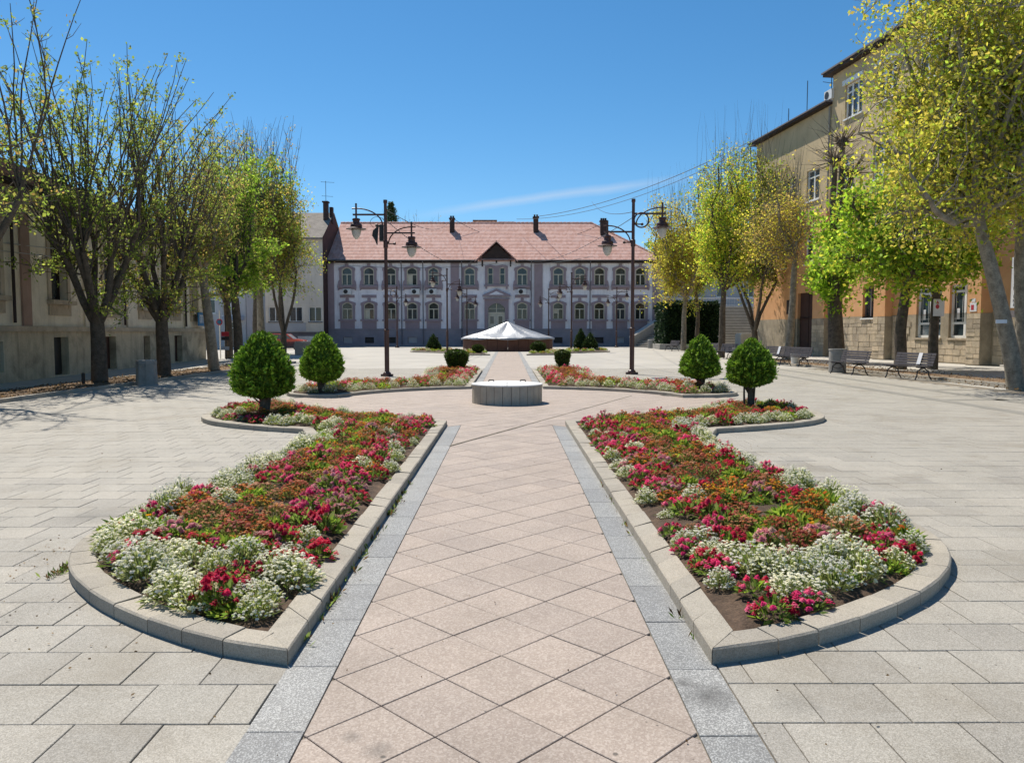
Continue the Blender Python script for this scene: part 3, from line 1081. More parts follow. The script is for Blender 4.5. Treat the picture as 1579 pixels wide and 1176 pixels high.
def kind_at(bed, x, y, din, dout, rnd, yt):
    """which plant grows where: white fringe outside, crimson along the walk, orange and bronze in the middle.
    din: distance from the kerb along the walk, dout: from the remaining kerb, yt: distance from the bed's tip"""
    u = rnd.rand()
    patch = mnoise.noise(Vector((x * 1.3, y * 1.3, 2.0 if 'left' in bed else 9.0)))
    if yt < 1.2 or (yt < 2.2 and dout < 0.45):
        if 'left' in bed:
            return 'white' if u < 0.60 else 'red' if u < 0.86 else 'green' if u < 0.93 else None
        return 'white' if (patch > 0.05 and u < 0.7) or u < 0.22 else 'red' if u < 0.74 else 'green' if u < 0.86 else None
    if dout < 0.34:
        return 'white' if u < 0.74 else 'red' if u < 0.90 else 'green' if u < 0.96 else None
    if din < 0.14:
        return None if u < 0.6 else 'white' if u < 0.8 else 'red'
    if din < 0.50:
        if patch > (-0.6 if 'left' in bed else -0.3):
            return 'red' if u < 0.74 else 'white' if u < 0.84 else 'orange'
        return 'white' if u < 0.56 else 'red' if u < 0.82 else 'green'
    if dout < 0.56:
        return 'red' if u < 0.30 else 'orange' if u < 0.70 else 'white' if u < 0.82 else 'green'
    return 'orange' if u < 0.60 else 'green' if u < 0.77 else 'red' if u < 0.84 else 'white' if u < 0.86 else None


def plant_spots(bed, rnd, dmin):
    inner = BED_IN[bed]
    xs = [p[0] for p in inner]
    ys = [p[1] for p in inner]
    left = 'left' in bed
    wx = -1.06 - KW if left else 0.98 + KW
    tip = min(ys) if 'front' in bed else max(ys)
    pts = []
    cand = np.c_[rnd.uniform(min(xs), max(xs), 9000), rnd.uniform(min(ys), max(ys), 9000)]
    ok = inside(inner, cand[:, 0], cand[:, 1])
    cand = cand[ok]
    d = edge_dist(inner, cand[:, 0], cand[:, 1])
    keep = d > 0.07
    cand, d = cand[keep], d[keep]
    acc = np.zeros((0, 2))
    res = []
    rearlim = 13.0
    for (x, y), dd in zip(cand, d):
        if len(acc) and np.min((acc[:, 0] - x) ** 2 + (acc[:, 1] - y) ** 2) < (dmin * (0.82 if abs(y - tip) < 2.0 else 1.0)) ** 2:
            continue
        if any((x - a) ** 2 + (y - b) ** 2 < c * c for a, b, c in TREE_SPOTS):
            continue
        acc = np.vstack([acc, (x, y)])
        din = abs(x - wx)
        arm = (y < 12.9) if 'front' in bed else (y > 21.8)
        if not arm:
            din = 9.0
        ymid = y if 'front' in bed else 34.7 - y
        dout = dd if (din > dd + 0.03) else 2.0
        k = kind_at(bed, x, y, din, dout, rnd, abs(y - tip))
        if k:
            res.append((x, y, dd, k))
    return res


WORDS = {'white': 'clump of tiny white flowers', 'red': 'clump of crimson and pink button flowers', 'orange': 'clump of orange and bronze flowers', 'green': 'leafy bright green clump with few yellow flowers'}
rndf = np.random.RandomState(5)
left_over = {k: [] for k in NV}
counts = {k: 0 for k in NV}
HUES = {'white': [''] * 6, 'green': ['leafy yellow-flowered clump', 'leafy orange-flowered clump'] * 2,
        'red': ['crimson', 'pink', 'crimson-pink', 'pale pink', 'pink', 'crimson'],
        'orange': ['orange', 'bronze', 'salmon', 'bronze', 'orange-salmon', 'orange-yellow', 'orange', 'bronze']}
ORD = 'first second third fourth fifth sixth seventh eighth ninth tenth eleventh twelfth'.split()
placed = []


def zone_of(bed, x, y, dd):
    inner = BED_IN[bed]
    wx_ = -1.06 - KW if 'left' in bed else 0.98 + KW
    if y > 12.7:
        tx, ty = (-4.4, 13.75) if 'left' in bed else (4.75, 15.0)
        if abs(x) < 3.2:
            return 'near the well'
        return 'before the topiary' if y < ty else 'behind the topiary'
    if y < 5.0:
        return 'in the front tip'
    if abs(x - wx_) < 0.58:
        return 'beside the walk'
    return 'by the outer kerb' if dd < 0.36 else 'mid bed'


for bed in ('front left', 'front right'):
    sp = plant_spots(bed, rndf, 0.155)
    sp.sort(key=lambda t: t[1])
    for x, y, dd, k in sp:
        if counts[k] >= 290:
            left_over[k].append((x, y, dd))
            continue
        counts[k] += 1
        var = rndf.randint(NV[k])
        fo, bl = PROTO[k][var]
        o = link(k + '_flower_clump', fo)
        s = rndf.uniform(0.66, 1.22) * {'white': 1.02 if zone_of(bed, x, y, dd) in ('by the outer kerb', 'in the front tip') else 0.80, 'red': 0.95, 'orange': 0.86, 'green': 0.85}[k]
        o.location = (x, y, soil_z(dd) - 0.01)
        o.scale = (s * rndf.uniform(0.9, 1.12), s * rndf.uniform(0.9, 1.12), s * rndf.uniform(0.6, 1.05))
        o.rotation_euler = (rndf.normal() * 0.06, rndf.normal() * 0.06, rndf.uniform(0, 6.28))
        placed.append((o, bed, k, zone_of(bed, x, y, dd), y, var))
        link('blossoms', bl, o)


def hue_name(k, var):
    h = HUES[k][var]
    return 'white flower clump' if k == 'white' else h if k == 'green' else h + ' flower clump'


series = {}
for t in sorted(placed, key=lambda t: t[4]):
    series.setdefault((t[1], t[3], hue_name(t[2], t[5])), []).append(t)
for (bed, zone, hue), lst in series.items():
    for i, t in enumerate(lst):
        if i >= 12 and len(lst) - i <= 12:
            tag(t[0], f'{ORD[len(lst) - 1 - i]} {hue} from the back, {zone}, {bed} bed', 'flower clump', f'{hue}s {zone} of the {bed} bed')
        elif i < 12:
            tag(t[0], f'{ORD[i]} {hue} from the front, {zone}, {bed} bed', 'flower clump', f'{hue}s {zone} of the {bed} bed')
        else:
            tag(t[0], f'one of many {hue}s midway along, {zone}, {bed} bed', 'flower clump', f'{hue}s {zone} of the {bed} bed')


def quads_of(me):
    n = len(me.vertices)
    co = np.zeros(n * 3, np.float32)
    me.vertices.foreach_get('co', co)
    c = np.zeros(n * 4, np.float32)
    me.attributes['Col'].data.foreach_get('color', c)
    return co.reshape(-1, 4, 3), c.reshape(-1, 4, 4)[:, 0, :3]


for bed in ('rear left', 'rear right', 'far left', 'far right'):
    far = 'far' in bed
    if far:
        inner = BED_IN[bed]
        cand = np.c_[rndf.uniform(min(p[0] for p in inner), max(p[0] for p in inner), 900), rndf.uniform(min(p[1] for p in inner), max(p[1] for p in inner), 900)]
        ok = inside(inner, cand[:, 0], cand[:, 1])
        for x, y in cand[ok][:170]:
            left_over[('white', 'green', 'green', 'orange')[rndf.randint(4)]].append((x, y, 0.5))
        continue
    for x, y, dd, k in plant_spots(bed, rndf, 0.235):
        left_over[k].append((x, y, dd))
NAMES = {'white': 'white_flowers', 'red': 'red_flowers', 'orange': 'orange_flowers', 'green': 'green_flower_leaves'}
for k, lst in left_over.items():
    Vs, Cs, Vl, Cl = [], [], [], []
    src = [(quads_of(a), quads_of(b)) for a, b in PROTO[k]]
    for x, y, dd in lst:
        (fv, fc), (hv, hc) = src[rndf.randint(len(src))]
        q = rndf.uniform(0, 6.28)
        s = rndf.uniform(0.9, 1.3)
        rot = np.array([[math.cos(q), -math.sin(q), 0], [math.sin(q), math.cos(q), 0], [0, 0, 1]]) * s
        t = np.array([x, y, soil_z(dd) - 0.01])
        kf = rndf.choice(len(fv), min(len(fv), 110), False)
        kh = np.arange(len(hv)) if len(hv) < 420 else rndf.choice(len(hv), 420, False)
        Vl.append(fv[kf] @ rot.T + t); Cl.append(fc[kf])
        Vs.append(hv[kh] @ rot.T + t); Cs.append(hc[kh])
    o = link(NAMES[k], quads_mesh(NAMES[k], np.concatenate(Vl), np.concatenate(Cl), M['leaf']))
    tag(o, f'{WORDS[k]}s massed in the beds behind the well', 'flowers', None, 'stuff')
    tag(link('blossoms', quads_mesh('blossoms', np.concatenate(Vs), np.concatenate(Cs), M['petal']), o), kind='stuff')

# ================================================================== BUILDINGS
def wall_open(mb, F, u0, u1, w0, w1, ops, depth=0.25, n=0.0):
    """front sheet of a wall with rectangular openings and their reveals"""
    us = sorted({u0, u1, *[a for o in ops for a in o[:2]]})
    ws = sorted({w0, w1, *[a for o in ops for a in o[2:4]]})
    for i in range(len(us) - 1):
        for j in range(len(ws) - 1):
            uc, wc = (us[i] + us[i + 1]) / 2, (ws[j] + ws[j + 1]) / 2
            if any(a < uc < b and c < wc < d for a, b, c, d in ops):
                continue
            mb.add([F(us[i], ws[j], n), F(us[i + 1], ws[j], n), F(us[i + 1], ws[j + 1], n), F(us[i], ws[j + 1], n)], [(0, 1, 2, 3)])
    for a, b, c, d in ops:
        q = [(a, c), (b, c), (b, d), (a, d)]
        for (ua, wa), (ub, wb) in zip(q, q[1:] + q[:1]):
            mb.add([F(ua, wa, n), F(ub, wb, n), F(ub, wb, n - depth), F(ua, wa, n - depth)], [(0, 1, 2, 3)])
        mb.add([F(a, c, n - depth), F(b, c, n - depth), F(b, d, n - depth), F(a, d, n - depth)], [(0, 1, 2, 3)])
    return mb


def arc_line(uc, hw, w_spring, rise, k=8):
    """segmental arch from left springing to right springing"""
    out = []
    for i in range(k + 1):
        t = -1 + 2 * i / k
        out.append((uc + hw * t, w_spring + rise * (1 - t * t)))
    return out


def plain_window(F, parent, a, b, c, d, n=0.0, depth=0.18, frame='white', glass='glass', mull=1, transom=None, fw=0.07, sill=None, low=None):
    """a rectangular window: frame mesh with pane and sill below it"""
    f = MB()
    y0, y1 = n - depth + 0.03, n - depth + 0.10
    f.fbox(F, a, a + fw, c, d, y0, y1).fbox(F, b - fw, b, c, d, y0, y1)
    f.fbox(F, a + fw, b - fw, c, c + fw, y0, y1).fbox(F, a + fw, b - fw, d - fw, d, y0, y1)
    ys0, ys1 = y0 + 0.004, y1 - 0.006
    for i in range(mull):
        u = a + (b - a) * (i + 1) / (mull + 1)
        f.fbox(F, u - fw * 0.6, u + fw * 0.6, c + fw, d - fw, ys0, ys1)
    if transom:
        for tz in transom:
            f.fbox(F, a + fw, b - fw, tz - fw * 0.45, tz + fw * 0.45, ys0 + 0.003, ys1 - 0.004)
    w = f.build('window', M[frame], parent)
    MB().fbox(F, a + 0.01, b - 0.01, c + 0.01, d - 0.01, n - depth + 0.008, n - depth + 0.026).build('pane', M[glass], w)
    if sill:
        MB().fbox(F, a - 0.08, b + 0.08, c - 0.09, c - 0.004, n - depth + 0.11, n + 0.09).build('sill', M[sill], w)
    return w


# ---------------------------------------------------------------- lilac two-storey building closing the square
FB = Fac((0, 88, 0), (1, 0, 0), (0, -1, 0))
lil = empty('town_house', (-1.35, 88, 0), 'long lilac and mauve two storey building with red tiled roof and central gable', 'building')
WX = [-18.37, -15.88, -13.39, -10.97, -8.53, -4.41, 1.58, 5.69, 8.15, 10.39, 12.78, 15.06]
ops = []
for x in WX:
    ops.append((x - 0.60, x + 0.60, 3.02, 5.02))
    ops.append((x - 0.60, x + 0.60, 6.88, 8.98))
ops += [(-2.36, -1.72, 7.02, 8.95), (-1.00, -0.36, 7.02, 8.95), (-2.33, -0.38, 1.15, 4.95)]
wmb = wall_open(MB(), FB, -19.84, 16.45, 1.95, 9.62, ops, 0.24)
wmb.box(-20.55, 17.35, 88.3, 97.0, 0, 9.6)
wmb.build('wall', M['lilac'], lil)
p = MB()
bw_ops = [(x - 0.52, x + 0.52, 0.33, 1.02) for x in WX if not (-6 < x < 2.5)]
wall_open(p, FB, -20.55, 17.35, 0, 1.90, bw_ops, 0.3, 0.12)
p.fbox(FB, -20.55, -2.38, 1.895, 1.985, 0.0, 0.17).fbox(FB, -0.33, 17.35, 1.895, 1.985, 0.0, 0.17)
p.build('plinth', M['plinth'], lil)
for a, b, c, d in bw_ops:
    MB().fbox(FB, a + 0.02, b - 0.02, c + 0.02, d - 0.02, -0.14, -0.10).build('basement_window', M['pale_house'] if random.random() < 0.7 else M['black'], lil)
for u0, u1 in ((-20.55, -19.84), (-6.58, -5.62), (2.95, 3.9), (16.45, 17.35)):
    MB().fbox(FB, u0, u1, 1.99, 9.62, -0.1, 0.10).build('pilaster', M['mauve'], lil)
co = MB()
co.fbox(FB, -20.55, -3.5, 9.42, 9.62, 0.105, 0.42).fbox(FB, 0.8, 17.4, 9.42, 9.62, 0.105, 0.42)
co.fbox(FB, -20.55, -3.5, 9.62, 9.76, 0.0, 0.62).fbox(FB, 0.8, 17.55, 9.62, 9.76, 0.0, 0.62)
co.build('eaves', M['timber'], lil)


def lilac_window(x, lower):
    w0, ws, rise = (3.04, 4.72, 0.26) if lower else (6.90, 8.66, 0.28)
    hw = 0.60
    ht = 5.16 if lower else 9.10
    band = MB()
    inn = [(x - hw, w0)] + arc_line(x, hw, ws, rise) + [(x + hw, w0)]
    ow = 0.86 if lower else 0.84
    outl = [(x - ow, w0)] + [(x + (ow + 0.04) * (-1 + 2 * i / 8), (ht - 0.22) + 0.22 * (1 - (-1 + 2 * i / 8) ** 2)) for i in range(9)] + [(x + ow, w0)]
    band.fband(FB, inn, outl, 0.0, 0.10)
    # shoulders, ears at the foot and the keystone
    for s in (-1, 1):
        band.fbox(FB, x + s * ow - 0.10, x + s * ow + 0.10, ws - 0.10, ws + 0.20, 0.004, 0.13)
        if not lower:
            band.fprism(FB, [(x + s * 0.78, w0), (x + s * 1.06, w0), (x + s * 0.98, w0 + 0.45), (x + s * 0.86, w0 + 0.62)], 0.004, 0.12)
    band.fprism(FB, [(x - 0.12, ws + rise - 0.02), (x + 0.12, ws + rise - 0.02), (x + 0.19, ht + 0.24), (x - 0.19, ht + 0.24)], 0.004, 0.17)
    win = band.build('window', M['mauve'], lil)
    f = MB()
    ia = [(x - hw + 0.10, w0 + 0.07)] + [(u, w - 0.10) for u, w in arc_line(x, hw - 0.10, ws, rise)] + [(x + hw - 0.10, w0 + 0.07)]
    oa = [(x - hw + 0.005, w0 + 0.005)] + [(u, w - 0.006) for u, w in arc_line(x, hw - 0.005, ws, rise)] + [(x + hw - 0.005, w0 + 0.005)]
    f.fband(FB, ia, oa, -0.16, 0.02)
    tz = 4.22 if lower else 8.14
    f.fbox(FB, x - hw + 0.1, x + hw - 0.1, tz - 0.05, tz + 0.05, -0.15, -0.02)
    f.fbox(FB, x - 0.055, x + 0.055, w0 + 0.07, tz - 0.05, -0.148, -0.03)
    f.fbox(FB, x - hw + 0.1, x + hw - 0.1, w0 + 0.005, w0 + 0.07, -0.15, 0.01)
    f.build('frame', M['cream'], win)
    MB().fprism(FB, [(x - hw + 0.03, w0 + 0.02), (x + hw - 0.03, w0 + 0.02)] + arc_line(x, hw - 0.03, ws, rise - 0.01)[::-1], -0.22, -0.175).build('pane', M['glass'], win)
    if random.random() < 0.35:
        c = MB()
        side = random.choice((-1, 1))
        top = tz - 0.08
        c.fbox(FB, x + side * 0.07, x + side * (hw - 0.11), w0 + (0.10 if random.random() < 0.5 else 0.7), top, -0.172, -0.166)
        c.build('curtain', M['cream'], win)
    s = MB()
    if lower:
        s.fbox(FB, x - 1.0, x + 1.0, 2.84, 3.035, 0.0, 0.24).fbox(FB, x - 0.82, x + 0.82, 1.99, 2.84, 0.0, 0.07)
    else:
        s.fbox(FB, x - 1.05, x + 1.05, 6.66, 6.895, 0.0, 0.26).fbox(FB, x - 0.86, x + 0.86, 6.46, 6.66, 0.0, 0.10)
        for q in (-0.95, 0.95):
            s.fprism(FB, [(x + q - 0.1, 6.66), (x + q + 0.1, 6.66), (x + q + 0.06, 6.36), (x + q - 0.06, 6.36)], 0.003, 0.2)
    s.build('sill', M['mauve'], win)
    if lower:
        MB().fbox(FB, x - 0.84, x + 0.84, 5.50, 5.83, 0.0, 0.08).fbox(FB, x - 0.15, x + 0.15, 5.405, 5.497, 0.0, 0.09).build('plaque', M['mauve'], win)


for x in WX:
    lilac_window(x, True)
    lilac_window(x, False)
# paired window over the entrance
pw = MB()
pw.fband(FB, [(-2.36, 7.0), (-2.36, 8.8), (-2.04, 8.97), (-1.72, 8.8), (-1.72, 7.0)], [(-2.66, 7.0), (-2.66, 9.1), (-2.04, 9.25), (-1.40, 9.1), (-1.40, 7.0)], 0.0, 0.1)
pw.fband(FB, [(-1.0, 7.0), (-1.0, 8.8), (-0.68, 8.97), (-0.36, 8.8), (-0.36, 7.0)], [(-1.396, 7.0), (-1.396, 9.1), (-0.68, 9.25), (-0.06, 9.1), (-0.06, 7.0)], 0.0, 0.1)
pw = pw.build('window', M['mauve'], lil)
for a, b in ((-2.36, -1.72), (-1.0, -0.36)):
    f = MB()
    f.fband(FB, [(a + 0.09, 7.09), (a + 0.09, 8.83), (b - 0.09, 8.83), (b - 0.09, 7.09)], [(a, 7.0), (a, 8.93), (b, 8.93), (b, 7.0)], -0.15, 0.01)
    f.fbox(FB, a + 0.09, b - 0.09, 8.12, 8.2, -0.14, -0.02).fbox(FB, a + 0.09, b - 0.09, 7.0, 7.09, -0.14, 0.0)
    f.build('frame', M['cream'], pw)
    MB().fbox(FB, a + 0.02, b - 0.02, 7.03, 8.92, -0.2, -0.16).build('pane', M['glass'], pw)
MB().fbox(FB, -2.75, 0.05, 6.78, 6.985, 0.0, 0.25).fbox(FB, -2.62, -2.42, 6.5, 6.78, 0.0, 0.18).fbox(FB, -0.28, -0.08, 6.5, 6.78, 0.0, 0.18).build('sill', M['mauve'], pw)
# entrance: arched double door, moulded surround and pediment
dr = MB()
dr.fband(FB, [(-2.33, 1.2)] + arc_line(-1.355, 0.975, 4.35, 0.55) + [(-0.38, 1.2)], [(-2.72, 1.2)] + [(-1.355 + 1.37 * (-1 + i / 4), 5.32 if 0 < i < 8 else 5.30) for i in range(9)] + [(0.01, 1.2)], 0.0, 0.16)
dr.fbox(FB, -2.85, 0.14, 5.325, 5.48, 0.0, 0.34)
door = dr.build('entrance_surround', M['mauve'], lil)
pd = MB().fprism(FB, [(-2.95, 5.66), (0.25, 5.66), (0.25, 5.80), (-1.355, 6.52), (-2.95, 5.80)], 0.0, 0.30)
pd.build('pediment', M['mauve'], door)
MB().fprism(FB, [(-2.25, 5.83), (-0.46, 5.83), (-1.355, 6.24)], 0.305, 0.32).build('tympanum', M['lilac'], door)
dl = MB().fbox(FB, -2.3, -1.37, 1.2, 3.68, -0.2, -0.14).fbox(FB, -1.34, -0.41, 1.2, 3.68, -0.2, -0.14).fbox(FB, -2.3, -0.41, 3.7, 3.86, -0.2, -0.09)
dl.fbox(FB, -1.40, -1.31, 3.86, 4.86, -0.2, -0.10).fbox(FB, -2.2, -1.41, 4.25, 4.31, -0.19, -0.11).fbox(FB, -1.3, -0.5, 4.25, 4.31, -0.19, -0.11)
dl.build('door', M['cream'], door)
MB().fprism(FB, [(-2.3, 3.88), (-0.41, 3.88)] + arc_line(-1.355, 0.96, 4.35, 0.53)[::-1], -0.235, -0.205).build('fanlight', M['glass'], door)
for a in (-2.08, -1.12):
    MB().fbox(FB, a, a + 0.42, 2.55, 3.4, -0.138, -0.13).build('door_pane', M['glass'], door)
MB().fbox(FB, -2.9, 0.2, 0, 1.18, 0.125, 1.2).fbox(FB, -3.2, 0.5, 0, 0.6, 1.202, 1.8).build('steps', M['stair'], lil)
# tiled roof in real courses, hipped at the right end
E_Y, E_Z, R_Y, R_Z, NC = 87.36, 9.72, 95.0, 14.9, 26
rf = MB()
XL = -20.5


def hip_x(t):
    return 17.75 + (10.2 - 17.75) * t


for i in range(NC):
    t0, t1 = i / NC, (i + 1) / NC
    y0, y1 = E_Y + (R_Y - E_Y) * t0, E_Y + (R_Y - E_Y) * t1
    z0, z1 = E_Z + (R_Z - E_Z) * t0, E_Z + (R_Z - E_Z) * t1
    l = 0.045
    rf.add([(XL, y0, z0 + l), (hip_x(t0), y0, z0 + l), (hip_x(t1), y1, z1 + 0.006), (XL, y1, z1 + 0.006), (XL, y0, z0), (hip_x(t0), y0, z0)],
           [(0, 1, 2, 3), (4, 5, 1, 0)])
rf.add([(hip_x(0), E_Y, E_Z), (17.75, 102.6, E_Z), (10.2, R_Y, R_Z)], [(0, 1, 2)])
rf.add([(XL, R_Y, R_Z), (10.2, R_Y, R_Z), (17.75, 102.6, E_Z), (XL, 102.6, E_Z)], [(0, 1, 2, 3)])
roof = rf.build('roof', M['roof_red'], lil)
rg = MB()
k = 60
for i in range(k):
    x0, x1 = XL + (10.2 - XL) * i / k, XL + (10.2 - XL) * (i + 1) / k
    rg.tube([(x0, R_Y, R_Z + 0.02), (x1 - 0.03, R_Y, R_Z + 0.035)], [0.12, 0.14], 6)
for i in range(20):
    a, b = Vector((10.2, R_Y, R_Z)), Vector((17.75, E_Y, E_Z))
    rg.tube([a.lerp(b, i / 20) + Vector((0, 0, 0.05)), a.lerp(b, (i + 0.95) / 20) + Vector((0, 0, 0.03))], [0.13, 0.11], 6)
tag(rg.build('ridge_tiles', M['roof_red'], roof), kind='stuff')
MB().tube([(-20.5, 87.28, 9.68), (-3.45, 87.28, 9.66)], 0.08, 8).tube([(0.75, 87.28, 9.66), (17.8, 87.28, 9.68)], 0.08, 8).build('gutter', M['cable'], lil)
for x in (-14.6 + 2.45, -9.7, -5.3, 2.6, 9.3):
    MB().tube([(x, 87.3, 9.62), (x, 87.72, 9.1), (x, 87.76, 0.2)], 0.06, 8).build('downpipe', M['base_grey'], lil)
# gable over the middle
gb = MB()
gb.fprism(FB, [(-3.35, 9.66), (0.65, 9.66), (-1.35, 11.55)], 0.30, 0.42)
for x in (-2.95, -1.35, 0.25):
    gb.fbox(FB, x - 0.09, x + 0.09, 9.0 if x != -1.35 else 9.4, 9.66, 0.29, 0.47)
gable = gb.build('gable', M['timber'], lil)
gr = MB()
for s in (-1, 1):
    a, b = Vector((-1.35, 87.15, 11.86)), Vector((-1.35 + s * 2.45, 87.15, 9.60))
    c, d = Vector((-1.35 + s * 2.45, 87.5, 9.62)), Vector((-1.35, 90.6, 11.9))
    gr.add([a, b, c, d, a - Vector((0, 0, 0.14)), b - Vector((0, 0, 0.14))], [(0, 1, 2, 3), (0, 1, 5, 4)])
gr.build('gable_roof', M['roof_red'], lil)
for x, y, zt, w, n_ in ((-6.75, 93.2, 15.35, 0.55, 2), (3.3, 93.2, 15.5, 0.6, 2), (11.35, 92.6, 15.0, 0.75, 3)):
    c = MB().box(x - w / 2, x + w / 2, y - 0.35, y + 0.35, 12.2, zt - 0.25).box(x - w / 2 - 0.08, x + w / 2 + 0.08, y - 0.43, y + 0.43, zt - 0.25, zt - 0.12)
    for q in range(n_):
        xx = x - w / 2 + w * (q + 0.5) / n_
        c.box(xx - 0.10, xx + 0.10, y - 0.15, y + 0.15, zt - 0.12, zt + 0.15)
    c.build('chimney', M['soot'], roof)


def ac_unit(F, u, w, n, label, parent=None, s=1.0):
    r = empty('air_conditioner', F(u, w, n), label, 'air conditioner', 'outdoor air conditioners on the lilac facade' if F is FB else None)
    b = MB().fbox(F, u - 0.42 * s, u + 0.42 * s, w, w + 0.56 * s, n + 0.02, n + 0.34 * s)
    b.fbox(F, u - 0.3 * s, u - 0.26 * s, w - 0.06, w - 0.002, n - 0.1, n + 0.3 * s).fbox(F, u + 0.26 * s, u + 0.3 * s, w - 0.06, w - 0.002, n - 0.1, n + 0.3 * s)
    b.build('casing', M['white_plastic'], r)
    q = [(u - 0.12 * s + 0.22 * s * math.cos(R(a)), w + 0.28 * s + 0.22 * s * math.sin(R(a))) for a in range(0, 360, 24)]
    MB().fprism(F, q, n + 0.342 * s, n + 0.36 * s).build('fan_grille', M['black'], r)
    return r


for x, lab in ((-18.3, 'white air conditioner under the upper window nearest the left end of the lilac facade'),
               (-10.55, 'white air conditioner under the fourth upper window from the left of the lilac facade'),
               (-8.6, 'white air conditioner under the fifth upper window from the left of the lilac facade'),
               (1.55, 'white air conditioner under the upper window just right of the entrance gable')):
    ac_unit(FB, x, 5.86, 0.2, lab, s=1.12)

# ---------------------------------------------------------------- beige house adjoining on the left
FD = Fac((0, 86, 0), (1, 0, 0), (0, -1, 0))
bg = empty('beige_house', (-26, 86, 0), 'beige three storey house with dark base and grey roof beside the lilac building', 'building')
ops = []
for r_, (c, d) in enumerate(((2.75, 4.4), (6.0, 7.8), (9.2, 11.0))):
    for x in (-32.7, -30.5, -28.3, -26.0, -23.7, -21.55):
        if r_ and x > -27:
            continue
        ops.append((x - 0.72, x + 0.72, c, d))
w = wall_open(MB(), FD, -33.6, -20.62, 1.55, 12.0, ops, 0.2)
w.box(-33.6, -20.66, 86.25, 97, 0, 12.0)
w.build('wall', M['beige'], bg)
for a, b, c, d in ops:
    plain_window(FD, bg, a, b, c, d, 0, 0.2, 'white', 'glass', 1, None, 0.08, 'timber')
MB().fbox(FD, -33.6, -20.63, 0, 1.5, -0.2, 0.10).fbox(FD, -33.6, -20.63, 1.5, 1.62, -0.2, 0.2).build('plinth', M['base_grey'], bg)
MB().fbox(FD, -30.0, -22.6, 1.68, 2.62, 0.004, 0.03).build('white_panel', M['pale_house'], bg)
MB().fbox(FD, -23.5, -21.7, 0.05, 1.15, 0.104, 0.16).build('garage_door', M['silver'], bg)
MB().add([(-33.9, 85.5, 12.0), (-20.5, 85.5, 12.0), (-20.5, 91.5, 15.6), (-33.9, 91.5, 15.6), (-20.5, 97.5, 12.0), (-33.9, 97.5, 12.0), (-33.9, 85.5, 11.8), (-20.5, 85.5, 11.8)],
         [(0, 1, 2, 3), (3, 2, 4, 5), (0, 1, 7, 6)]).build('roof', M['roof_grey'], bg)
MB().add([(-20.6, 86.0, 0), (-20.6, 97, 0), (-20.6, 97, 12.0), (-20.6, 91.5, 15.45), (-20.6, 86.0, 12.0)], [(0, 1, 2, 3, 4)]).build('gable_wall', M['brown_wall'], bg)
ch = MB().box(-21.35, -20.85, 89.6, 90.3, 13.6, 16.5).box(-21.45, -20.75, 89.5, 90.4, 16.5, 16.65).box(-20.82, -20.45, 90.4, 91.0, 14.2, 16.1)
ch.build('chimney', M['soot'], bg)
an = MB().tube([(-21.1, 90, 16.6), (-21.1, 90, 19.0)], 0.03, 5)
for q, zz in ((0.95, 18.9), (0.8, 17.3)):
    an.tube([(-21.1 - q * 0.6, 90, zz), (-21.1 + q, 90.2, zz - 0.05)], 0.022, 4)
tag(an.build('antenna', M['cable']), 'thin television antenna on the beige house chimney', 'antenna')

# ---------------------------------------------------------------- pale house in the gap, and low house roofs behind
FG = Fac((0, 74, 0), (1, 0, 0), (0, -1, 0))
gp = empty('pale_house', (-28, 74, 0), 'pale bluish shop house with glazed door seen through the left gap', 'building')
ops = [(-29.2, -28.1, 3.4, 5.6), (-27.4, -25.9, 3.2, 6.0), (-27.0, -25.6, 0.05, 2.6)]
w = wall_open(MB(), FG, -36, -25.2, 0, 8.5, ops, 0.2)
w.box(-36, -25.2, 74.25, 80, 0, 8.5)
w.build('wall', M['pale_house'], gp)
for a, b, c, d in ops[:2]:
    plain_window(FG, gp, a, b, c, d, 0, 0.2, 'white', 'glass_b', 1, [c + (d - c) * 0.6], 0.08, 'white')
plain_window(FG, gp, *ops[2], 0, 0.2, 'white', 'glass_b', 1, [2.0], 0.09).name = 'shop_door'
MB().fbox(FG, -27.2, -25.4, 2.75, 3.1, 0.0, 0.8).build('door_canopy', M['bluegrey'], gp)
MB().add([(-36.3, 73.5, 8.5), (-25.0, 73.5, 8.5), (-25.0, 77, 10.5), (-36.3, 77, 10.5), (-25.0, 80.5, 8.5), (-36.3, 80.5, 8.5)], [(0, 1, 2, 3), (3, 2, 4, 5)]).build('roof', M['roof_old'], gp)
hb = empty('rear_house', (-2.2, 118, 0), 'small house roof just showing over the lilac building ridge', 'building')
MB().box(-5.0, 0.6, 116, 122, 0, 17.6).build('wall', M['beige'], hb)
MB().box(-5.3, -1.7, 115.5, 122.5, 17.6, 18.25).box(-1.5, 0.9, 115.5, 122.5, 17.6, 18.0).build('roof', M['roof_old'], hb)

